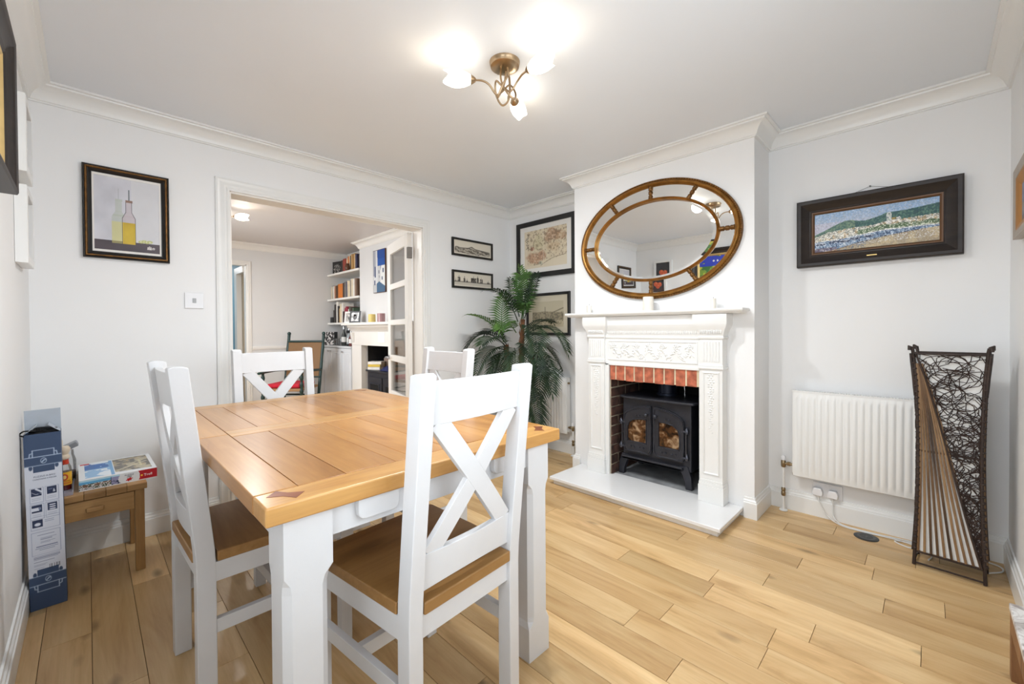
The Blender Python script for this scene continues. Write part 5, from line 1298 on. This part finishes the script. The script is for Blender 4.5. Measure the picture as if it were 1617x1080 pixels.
FR = [
((-.364,-.513,1.257),(-.359,-.542,1.533),(-.411,-.53,1.725),1),((-.347,-.529,1.257),(-.325,-.619,1.501),(-.332,-.68,1.654),0),
((-.38,-.496,1.275),(-.339,-.393,1.456),(-.327,-.332,1.64),0),((-.389,-.488,1.229),(-.528,-.485,1.526),(-.73,-.424,1.502),0),
((-.464,-.415,1.044),(-.631,-.386,1.274),(-.805,-.281,1.29),1),((-.477,-.403,1.015),(-.559,-.174,1.25),(-.667,-.062,.948),0),
((-.465,-.415,.957),(-.761,-.47,1.08),(-.891,-.486,.783),0),((-.485,-.394,1.044),(-.544,-.401,1.303),(-.541,-.473,1.487),1),
((-.341,-.538,1.101),(-.245,-.773,1.298),(-.236,-.931,.958),0),((-.333,-.546,1.118),(-.186,-.561,1.277),(-.05,-.617,1.22),0),
((-.294,-.587,.956),(-.366,-.799,.939),(-.409,-.903,.614),0),((-.294,-.587,.927),(-.306,-.719,.848),(-.417,-.754,.544),0),
((-.375,-.505,1.014),(-.523,-.78,1.079),(-.572,-.906,.798),0),((-.445,-.436,.957),(-.732,-.573,.921),(-.815,-.635,.669),0),
((-.402,-.476,1.13),(-.567,-.521,1.271),(-.697,-.576,1.161),1),((-.416,-.464,.986),(-.654,-.721,1.028),(-.74,-.781,.726),0),
((-.356,-.521,1.188),(-.447,-.785,1.213),(-.54,-.837,.949),0),((-.346,-.539,.696),(-.358,-.672,.51),(-.39,-.713,.313),0),
((-.465,-.415,.986),(-.748,-.553,1.161),(-.924,-.591,1.034),0),((-.31,-.571,.997),(-.154,-.604,1.098),(-.06,-.736,.77),0),
((-.441,-.44,.928),(-.255,-.221,1.004),(-.335,-.084,.656),0),((-.368,-.509,1.246),(-.232,-.472,1.504),(-.179,-.408,1.706),1),
((-.465,-.415,1.02),(-.52,-.30,1.20),(-.50,-.16,1.12),0),((-.356,-.521,1.25),(-.42,-.60,1.42),(-.50,-.70,1.38),1)]
rl = random.Random(9)
for p0, p1, p2, fresh in FR:
    p0, p1, p2 = Vector(p0) - O, Vector(p1) - O, Vector(p2) - O
    B = lambda t: p0 * (1 - t) ** 2 + p1 * 2 * t * (1 - t) + p2 * t * t
    T = lambda t: ((p1 - p0) * (1 - t) + (p2 - p1) * t).normalized()
    g = G(); K = 14; g.tube([B(k / K) for k in range(K + 1)], [.0052 - .0042 * k / K for k in range(K + 1)], 5)
    ln = (p1 - p0).length + (p2 - p1).length; nl = int(12 + ln * 19)
    for k in range(nl):
        t = .16 + .84 * k / (nl - 1); tg = T(t); up = Vector((0, 0, 1)); sd = tg.cross(up)
        sd = sd.normalized() if sd.length > .2 else Vector((.7, -.7, 0))
        nm = sd.cross(tg).normalized(); L_ = (.055 + .115 * sin(pi * min(1, .15 + t * .85)) ** .8) * rl.uniform(.85, 1.1) * (1.0 if ln > .35 else .8)
        if k == nl - 1: sides = (0,)
        else: sides = (-1, 1)
        for s in sides:
            fw = .42 + .6 * t; d = (sd * s * 1.0 + tg * fw + nm * .38).normalized() if s else tg
            b = B(t); q1 = b + d * L_ * .5 + Vector((0, 0, -.006)); q2 = b + d * L_ + Vector((0, 0, -.035 * L_ / .12 - .006)); wv = tg.cross(d); wv = d.cross(wv).normalized() * .0082 if wv.length > .05 else sd * .0078
            lift = nm * .002
            g.add([b - wv * .35, b + wv * .35, q1 - wv, q1 + lift, q1 + wv, q2], [(0, 1, 3), (0, 3, 2), (1, 4, 3), (2, 3, 5), (3, 4, 5)])
    def keep(p):
        x, y, z = p[0] + O.x, p[1] + O.y, p[2]
        lim = -.13 if z < .76 else -.035
        return (min(x, lim) - O.x, min(y, -.02) - O.y, z)
    g.v = [keep(p) for p in g.v]
    ob('frond', g, M['leafl'] if fresh else M['leaf'], r)

# ------------------------------------------------------------------ low bench at the right edge
r = thing('bench', 'low rustic wooden bench with pale top at the lower right edge', 'bench', (-1.27, -L + .052, 0))
k = N('pale_marbled_top'); tc = k.n('ShaderNodeTexCoord'); nz = k.n('ShaderNodeTexNoise', i_Scale=16.0, i_Detail=5.0, i_Distortion=1.5); k.l(tc.outputs['Object'], nz.inputs['Vector'])
k.l(k.ramp(nz.outputs['Fac'], [(.35, C8(150, 140, 136)), (.55, C8(228, 226, 224))]), k.b.inputs['Base Color'])
g = G(); g.box(-.27, .27, -.032, .032, .219, .24); ob('top', g, k.m, r, bevel=.003)
g = G(); g.box(-.265, .265, .018, .030, .155, .219); g.box(-.265, .265, -.030, -.018, .155, .219); ob('apron', g, M['bench'], r)
for x in (-.245, .245): g = G(); g.box(x - .02, x + .02, -.030, .030, 0, .155); ob('leg', g, M['bench'], r, bevel=.002)
# ------------------------------------------------------------------ far room: shelves, books, mantel, stove, cupboard, rocking chair
SZ = (2.045, 1.652, 1.276)
for z, lab in zip(SZ, ('top', 'middle', 'bottom')):
    r = thing('wall_shelf', f'{lab} white alcove shelf in the far room', 'shelf', (-.245, 3.168, z - .03), 0, 'alcove shelves in the far room')
    g = G(); g.box(-.195, .193, -.553, .553, 0, .03); ob('shelf_board', g, M['trim2'], r, bevel=.002)
ORD = ['first', 'second', 'third', 'fourth', 'fifth', 'sixth', 'seventh', 'eighth', 'ninth', 'tenth', 'eleventh', 'twelfth', 'thirteenth', 'fourteenth', 'fifteenth', 'sixteenth', 'seventeenth', 'eighteenth']
pages = plain('book_pages', 226, 216, 196, .8)
bm_cache = {}
def book(y, z, th, hgt, dep, col, label, group, xf=-.40):
    r = thing('book', label, 'book', (xf + dep / 2, y, z), RB, group)
    if col not in bm_cache: bm_cache[col] = plain('book_cover_%d' % len(bm_cache), *col, .5)
    m = bm_cache[col]; g = G(); c = .002
    g.box(-th / 2, -th / 2 + c, -dep / 2, dep / 2, 0, hgt); g.box(th / 2 - c, th / 2, -dep / 2, dep / 2, 0, hgt); g.box(-th / 2 + c, th / 2 - c, -dep / 2, -dep / 2 + c, 0, hgt)
    ob('cover', g, m, r); g = G(); g.box(-th / 2 + c, th / 2 - c, -dep / 2 + c, dep / 2 - .004, .003, hgt - .003); ob('pages', g, pages, r)
    return r
CN = {(44, 36, 34): 'black', (60, 44, 40): 'dark brown', (150, 60, 44): 'red', (196, 122, 74): 'orange', (222, 206, 178): 'cream', (190, 150, 96): 'tan', (58, 56, 82): 'navy', (214, 120, 40): 'bright orange', (120, 112, 108): 'grey', (234, 228, 218): 'white', (110, 84, 66): 'brown', (150, 40, 60): 'crimson', (76, 96, 76): 'green', (160, 136, 120): 'mushroom'}
K, DB, RD_, OR, CR, TN, NV, BO, GY, WH, BR, CM, GN, MU = list(CN)
def row(z, y0, items, where, grp, xf=-.40):
    y = y0
    for i, (th, hgt, col) in enumerate(items):
        book(y - th / 2, z + .0005, th - .0015, hgt, .17, col, f'{CN[col]} book, {ORD[i]} from the left on the {where}', grp, xf + random.uniform(0, .02)); y -= th
row(SZ[0], 3.32, [(.05, .19, K), (.045, .18, DB), (.05, .20, RD_), (.05, .20, RD_), (.05, .20, CR), (.06, .22, OR), (.05, .23, CR), (.035, .22, DB), (.05, .235, TN), (.055, .24, TN), (.03, .215, CR), (.06, .22, NV), (.05, .2, K)], 'top alcove shelf', 'books on the top alcove shelf')
r = thing('book', 'square black book with a white pattern facing out on the top alcove shelf', 'book', (-.375, 3.49, SZ[0] + .0005), radians(-78))
g = G(); g.box(-.11, .11, 0, .03, 0, .195); ob('cover', g, M['blackf'], r)
cv = Cv(40, 36, (28, 26, 26)); n = cv.noise(7, 7, 3); cv.put((np.abs(n - .5) < .035) * ((cv.u - .5) ** 2 + (cv.v - .4) ** 2 < .16), (210, 204, 196))
grid_print('cover_print', cv, .22, .195, M['print'], r, lambda x, y, z: (x, -.0008, z + .0975))
r = thing('pot', 'small brown glazed pot before the books on the top alcove shelf', 'pot', (-.415, 3.02, SZ[0] + .0005)); g = G(); g.lathe([(.02, 0), (.036, .02), (.040, .05), (.030, .085), (.020, .10), (.024, .108), (.018, .104), (0, .09)], 20); ob('pot_body', g, plain('brown_glaze', 96, 62, 44, .25), r, smooth=50)
row(SZ[1], 3.70, [(.05, .20, CR), (.045, .215, K), (.04, .205, WH), (.06, .21, OR), (.04, .205, BR), (.05, .22, BR), (.17, .225, BO), (.04, .23, DB), (.05, .24, GY), (.035, .235, WH), (.05, .24, NV), (.045, .25, CR), (.045, .245, CR), (.04, .25, GY), (.06, .265, CR), (.05, .26, WH), (.04, .265, MU), (.05, .26, BR)], 'middle alcove shelf', 'books on the middle alcove shelf')
row(SZ[2], 3.60, [(.04, .20, K), (.05, .29, K), (.07, .33, WH), (.05, .26, K), (.04, .22, TN), (.06, .29, CR), (.05, .30, WH), (.06, .17, DB), (.05, .22, CM), (.05, .24, CM), (.04, .2, WH), (.05, .23, GN), (.06, .22, DB), (.05, .21, GN)], 'bottom alcove shelf', 'books on the bottom alcove shelf')
r = thing('speaker_box', 'small black box at the left end of the bottom alcove shelf', 'box', (-.36, 3.665, SZ[2] + .0005)); g = G(); g.box(-.04, .04, -.045, .045, 0, .09); ob('box_body', g, M['blackf'], r, bevel=.004)
# fire surround of the far room
r = thing('fire_surround', 'cream mantelpiece with a white rectangle on it in the far room', 'fireplace', (FCX - .001, 1.945, 0), RB)
gl = paint('cream_gloss_surround', C8(234, 229, 222), .16, .01, 5, coat=.3)
for a, b in ((-.775, -.485), (.485, .775)):
    g = G(); g.box(a, b, -.075, 0, 0, .95); ob('pilaster', g, gl, r, bevel=.003); g = G(); g.box(a - .01, b + .01, -.09, 0, 0, .12); ob('plinth_block', g, gl, r, bevel=.003)
g = G(); g.box(-.775, .775, -.075, 0, .951, 1.14); ob('frieze', g, gl, r)
g = G(); P = [(0, 1.14), (-.08, 1.14), (-.088, 1.16), (-.10, 1.175), (-.13, 1.20), (-.135, 1.225), (0, 1.225)]; g.prism(P, -.80, .80, 'x'); ob('mantel_moulding', g, gl, r)
g = G(); g.box(-.85, .85, -.20, 0, 1.226, 1.262); ob('mantel_shelf', g, gl, r, bevel=.006, seg=3)
for x in (-.72,): g = G(); g.prism([(-.075, 1.13), (-.115, 1.13), (-.105, 1.05), (-.085, 1.0), (-.075, .98)], x - .03, x + .03, 'x'); ob('scroll_bracket', g, gl, r, bevel=.004)
g = G(); g.box(.0, .18, -.078, -.0755, 1.0, 1.13); ob('white_card', g, M['plastic'], r, label='white rectangle on the mantelpiece front')  # flat white rectangle on the frieze
def frame_stand(label, loc, rz, w, h, fm, dark):
    q = thing('photo_frame', label, 'picture', loc, rz, 'photo frames on the far mantel'); Tt = Matrix.Rotation(radians(-12), 4, 'X')
    g = G(); b = .02
    g.box(-w / 2, w / 2, 0, .012, 0, b, Tt); g.box(-w / 2, w / 2, 0, .012, h - b, h, Tt); g.box(-w / 2, -w / 2 + b, 0, .012, b, h - b, Tt); g.box(w / 2 - b, w / 2, 0, .012, b, h - b, Tt); ob('frame', g, fm, q)
    cv = Cv(24, 28, (226, 224, 222) if dark else (190, 186, 180)); n = cv.noise(3, 3); cv.ell(.5, .5, .28, .34, (70, 70, 74) if dark else (110, 106, 100)); cv.ell(.55, .6, .12, .12, (190, 186, 184)); cv.put(n > .6, (120, 118, 116), .5)
    grid_print('photo', cv, w - 2 * b, h - 2 * b, M['gprint'], q, lambda x, y, z: tuple(Tt @ Vector((x, .006, z + h / 2))))
    g = G(); g.prism([(.012, h * .7), (.012, h * .66), (.065 + .0, .012), (.072, .012)], -.015, .015, 'x'); ob('strut', g, fm, q)
frame_stand('white photo frame at the left end of the far mantel', (-.545, 2.70, 1.2622), radians(-52), .145, .165, M['trim2'], False)
frame_stand('black photo frame beside the white one on the far mantel', (-.575, 2.46, 1.2622), radians(-50), .15, .165, M['blackf'], True)
r = thing('candle', 'thick yellow candle on the far mantel between frame and pink glass', 'candle', (-.53, 2.04, 1.2625)); g = G(); g.lathe([(.044, 0), (.046, .005), (.046, .10), (.040, .105), (0, .10)], 24); ob('wax', g, plain('yellow_wax', 222, 198, 120, .5), r, smooth=40)
r = thing('candle_glass', 'dusky pink candle glass on the far mantel beside the open glazed door', 'candle', (-.53, 1.79, 1.2625)); g = G(); g.lathe([(.044, 0), (.048, .004), (.049, .108), (.045, .108), (.044, .012), (0, .010)], 24); ob('glass', g, plain('pink_glass', 172, 132, 132, .2), r, smooth=40)
# picture on the far chimney breast
r = thing('canvas_print', 'canvas of a white village street under a blue sky in the far room', 'picture', (FCX - .001, 2.005, 1.936), RB)
w, h = .315, .555; cv = Cv(50, 88, (30, 82, 160)); u, v = cv.u, cv.v; n = cv.noise(4, 4)
cv.put(v > .8, (20, 66, 140), .7); cv.put((u < .42 - .06 * v) | (v < .45), (214, 214, 214)); cv.put((u > .62 + .5 * (v - .5)) & (v < .62), (226, 226, 222)); cv.put((u < .22) & (v > .4), (150, 152, 164), .8); cv.put((u > .38) & (u < .62) & (v < .62), (200, 198, 196))
cv.put((v < .26 - .25 * np.abs(u - .5)) , (70, 100, 130)); cv.put((v < .2) & (u < .3), (190, 190, 190))
for a, b, c_, d_ in ((.12, .22, .36, .62), (.08, .18, .18, .30), (.80, .90, .46, .56), (.72, .80, .28, .36), (.46, .52, .44, .52), (.50, .54, .34, .40)): cv.rect(a, b, c_, d_, (56, 72, 110))
grid_print('canvas', cv, w, h, M['print'], r, y=-.021); g = G(); g.box(-w / 2 - .006, w / 2 + .006, -.020, 0, -h / 2 - .006, h / 2 + .006); ob('edge', g, plain('brown_canvas_edge', 92, 60, 40, .6), r)
# far stove and the things on it
r = thing('wood_stove', 'low black stove in the fireplace of the far room', 'stove', (-.25, 1.96, 0)); iron = M['iron']
g = G(); g.box(-.17, .16, -.44, .44, .03, .585); ob('body', g, iron, r, bevel=.006); g = G(); g.box(-.195, .17, -.462, .455, .586, .612); ob('top_plate', g, iron, r, bevel=.006)
for a in (-.40, .02): g = G(); g.box(-.184, -.171, a, a + .38, .12, .52); d = ob('stove_door', g, iron, r, bevel=.004); g = G(); g.sweep([(a + .06, .2), (a + .32, .2), (a + .32, .44), (a + .06, .44)], [(0, 0), (.004, .010), (.016, .010), (.02, 0)], lambda p, q, hh: (-.184 - hh, p, q), True, 1); ob('door_moulding', g, iron, d); g = G(); g.box(-.186, -.1845, a + .08, a + .30, .22, .42); ob('dark_glass', g, M['soot_shade'], d)
for i, (z, c_, cn, w2) in enumerate(((.6125, WH, 'white', .19), (.652, (222, 186, 60), 'yellow', .18), (.687, WH, 'white', .19))):
    CN.setdefault(c_, cn); b = book(2.36, z, .001, .1, .1, c_, 'x', 'books stacked on the far stove'); 
    for ch_ in list(b.children): bpy.data.objects.remove(ch_)
    b.name = 'book'; b.location = (-.33, 2.31, z); b.rotation_euler = (0, 0, radians(-62 + 5 * i)); hh = .036 if i != 1 else .033
    b['label'] = ('white book at the bottom of the stack on the far stove', 'yellow book in the middle of the stack on the far stove', 'white book topmost of the stack on the far stove')[i]
    g = G(); g.box(-w2 / 2, w2 / 2, -.07, .07, 0, .003); g.box(-w2 / 2, w2 / 2, -.07, .07, hh - .003, hh); g.box(-w2 / 2, w2 / 2, -.07, -.067, .003, hh - .003); ob('cover', g, bm_cache[c_], b)
    g = G(); g.box(-w2 / 2 + .003, w2 / 2 - .003, -.067, .066, .003, hh - .003); ob('pages', g, pages, b)
r = thing('book', 'grey-brown book standing behind the stack on the far stove', 'book', (-.18, 2.20, .6125), radians(-80)); g = G(); g.box(-.12, .12, -.015, .015, 0, .15); ob('cover', g, bm_cache[MU], r)
r = thing('cloth', 'crumpled dark blue cloth on top of the far stove', 'cloth', (-.34, 1.99, .6125)); g = G()
n = 14; vs = []; fs = []
for i in range(n):
    for j in range(n): a, b = i / (n - 1) - .5, j / (n - 1) - .5; vs.append((a * .16, b * .28, .004 + .065 * max(0, 1 - (4 * (a * a + b * b))) * (.7 + .5 * sin(a * 17 + 2) * cos(b * 21))))
for i in range(n - 1):
    for j in range(n - 1): fs.append((i * n + j, (i + 1) * n + j, (i + 1) * n + j + 1, i * n + j + 1))
g.add(vs, fs); ob('cloth_fold', g, plain('navy_cloth', 36, 44, 92, .85), r, smooth=80)
# cupboard under the shelves with bottles
r = thing('cupboard', 'low white panelled cupboard in the far alcove', 'cabinet', (-.225, 3.168, 0)); wf = M['white']
g = G(); g.box(-.255, .174, -.430, .553, 0, .896); ob('carcass', g, wf, r); g = G(); g.box(-.285, .174, -.432, .555, .897, .922); ob('worktop', g, wf, r, bevel=.003)
for a, b in ((.33, .545), (-.10, .325), (-.425, -.105)):
    g = G(); g.box(-.272, -.256, a, b, .06, .885); d = ob('door', g, wf, r, bevel=.002)
    g = G(); g.sweep([(a + .05, .12), (b - .05, .12), (b - .05, .82), (a + .05, .82)], [(0, 0), (.003, .004), (.008, .004), (.014, -.003)], lambda p, q, hh: (-.272 - hh, p, q), True, 1); ob('door_moulding', g, wf, d)
    g = G(); yy = a + .03 if a > .3 else b - .05; g.lathe([(.006, 0), (.006, .012), (.014, .018), (.012, .026), (0, .028)], 12, (-.272, yy, .838), Matrix.Rotation(radians(-90), 3, 'Y')); ob('knob', g, M['chrome'], d, smooth=50)
ct = .9225
r = thing('patterned_box', 'black box with a white leaf pattern on the far cupboard', 'box', (-.445, 3.595, ct), radians(-62)); g = G(); g.box(-.10, .10, -.04, .04, 0, .21); ob('box_body', g, M['blackf'], r)
cv = Cv(36, 40, (38, 34, 34)); n = cv.noise(9, 9, 2); cv.put(n > .56, (210, 204, 200)); grid_print('leaf_print', cv, .20, .21, M['print'], r, lambda x, y, z: (x, -.0406, z + .105))
gm = glass_thin('drinking_glass', (.93, .94, .95, 1), .5)
for i, y in enumerate((3.46, 3.38, 3.30)):
    r = thing('drinking_glass', ('left', 'middle', 'right')[i] + ' drinking glass in a row on the far cupboard', 'glass', (-.42, y, ct), 0, 'glasses on the far cupboard'); g = G(); g.lathe([(.028, 0), (.030, .003), (.034, .105), (.031, .105), (.027, .008), (0, .008)], 18); ob('glass', g, gm, r, smooth=50)
for i, (y, x, hh, rr_, col, lab) in enumerate(((3.20, -.40, .28, .036, (60, 62, 60), 'dark bottle with a pale label on the far cupboard'), (3.11, -.36, .25, .034, (170, 176, 180), 'clear silver bottle behind the dark bottle on the far cupboard'), (2.89, -.43, .22, .032, (110, 62, 60), 'dark red bottle beside the far mantelpiece'))):
    r = thing('bottle', lab, 'bottle', (x, y, ct), 0, 'bottles on the far cupboard'); g = G(); g.lathe([(rr_ * .9, 0), (rr_, .005), (rr_, hh * .55), (rr_ * .5, hh * .72), (rr_ * .38, hh * .8), (rr_ * .38, hh), (0, hh)], 18); ob('bottle_body', g, plain('bottle_glass_%d' % i, *col, .15), r, smooth=45)
    g = G(); g.lathe([(rr_ + .0006, hh * .2), (rr_ + .0006, hh * .48)], 18, caps=False); ob('paper_label', g, M['mount'], r, smooth=45); g = G(); g.lathe([(rr_ * .45, hh * .9), (rr_ * .45, hh + .012), (0, hh + .012)], 14); ob('cap', g, M['chrome'], r, smooth=40)
r = thing('coffee_maker', 'black coffee maker between the bottles on the far cupboard', 'appliance', (-.36, 2.99, ct), radians(-70)); bk = plain('black_appliance', 24, 24, 26, .35)
g = G(); g.box(-.055, .055, -.07, .07, 0, .03); g.box(-.055, .055, .01, .07, .03, .19); ob('body', g, bk, r, bevel=.005); g = G(); g.box(-.06, .06, -.07, .07, .191, .235); ob('head', g, bk, r, bevel=.01, seg=3); g = G(); g.lathe([(.034, .0305), (.044, .06), (.040, .11), (.034, .125), (0, .125)], 18, (0, -.03, 0)); ob('jug', g, plain('dark_glass', 40, 36, 36, .1), r, smooth=50)
# rocking chair
r = thing('rocking_chair', 'dark green rocking chair with cane back and red cushion in the far room', 'chair', (-1.07, 3.13, 0), radians(133)); gf = M['green_frame']
def turned(a, b, rad, n=22, amp=.22, f=5):
    a, b = Vector(a), Vector(b); g = G(); g.tube([a.lerp(b, i / (n - 1)) for i in range(n)], [rad * (1 + amp * sin(i / (n - 1) * f * 2 * pi)) for i in range(n)], 10); return g
for s in (-1, 1):
    x = s * .245
    g = turned((x, -.02, .10), (x * 1.04, -.20, 1.09), .021, 24, .08, 4); g.lathe([(.012, 0), (.02, .012), (.026, .028), (.02, .046), (0, .056)], 12, (x * 1.04, -.202, 1.085)); ob('back_post', g, gf, r, smooth=60)
    g = turned((x * 1.05, .43, .09), (x * 1.05, .42, .60), .020, 26, .25, 6); ob('front_post', g, gf, r, smooth=60)
    g = G(); g.tube([(x * 1.02, -.11, .60), (x * 1.05, .15, .615), (x * 1.06, .44, .615), (x * 1.06, .50, .605)], [.014, .018, .022, .016], 8, False, 1.5); ob('arm', g, gf, r, smooth=60)
    g = G(); g.tube(catmull([(x * 1.03, -.42, .115), (x * 1.03, -.2, .042), (x * 1.03, .1, .022), (x * 1.03, .4, .05), (x * 1.03, .58, .125)], 6), .020, 8); ob('rocker', g, gf, r, smooth=60)
    g = G(); g.tube([(x, .0, .24), (x * 1.04, .42, .24)], .010, 8); ob('stretcher', g, gf, r, smooth=60)
g = G(); g.tube([(-.25, -.07, .50), (.25, -.07, .50)], .012, 8); g.tube([(-.255, -.172, 1.0), (.255, -.172, 1.0)], .016, 8); ob('back_rail', g, gf, r, smooth=60)
g = G(); P = [(-.235, -.075, .50), (.235, -.075, .50), (.24, -.168, 1.0), (.12, -.178, 1.012), (-.12, -.178, 1.012), (-.24, -.168, 1.0)]; g.add([p for p in P] + [(p[0], p[1] - .012, p[2]) for p in P], [tuple(range(6)), tuple(range(11, 5, -1))] + [(i, (i + 1) % 6, 6 + (i + 1) % 6, 6 + i) for i in range(6)]); ob('cane_back', g, M['cane'], r)
g = G(); g.box(-.25, .25, -.03, .44, .365, .40); ob('seat', g, plain('cane_seat_edge', 150, 112, 72, .6), r, bevel=.01)
g = G(); g.box(-.225, .225, .0, .42, .401, .46); ob('cushion', g, M['red'], r, bevel=.028, seg=5)
g = G(); g.tube([(-.25, .43, .26), (.25, .43, .26)], .012, 8); g.tube([(-.25, -.01, .26), (.25, -.01, .26)], .012, 8); ob('stretcher', g, gf, r, smooth=60)
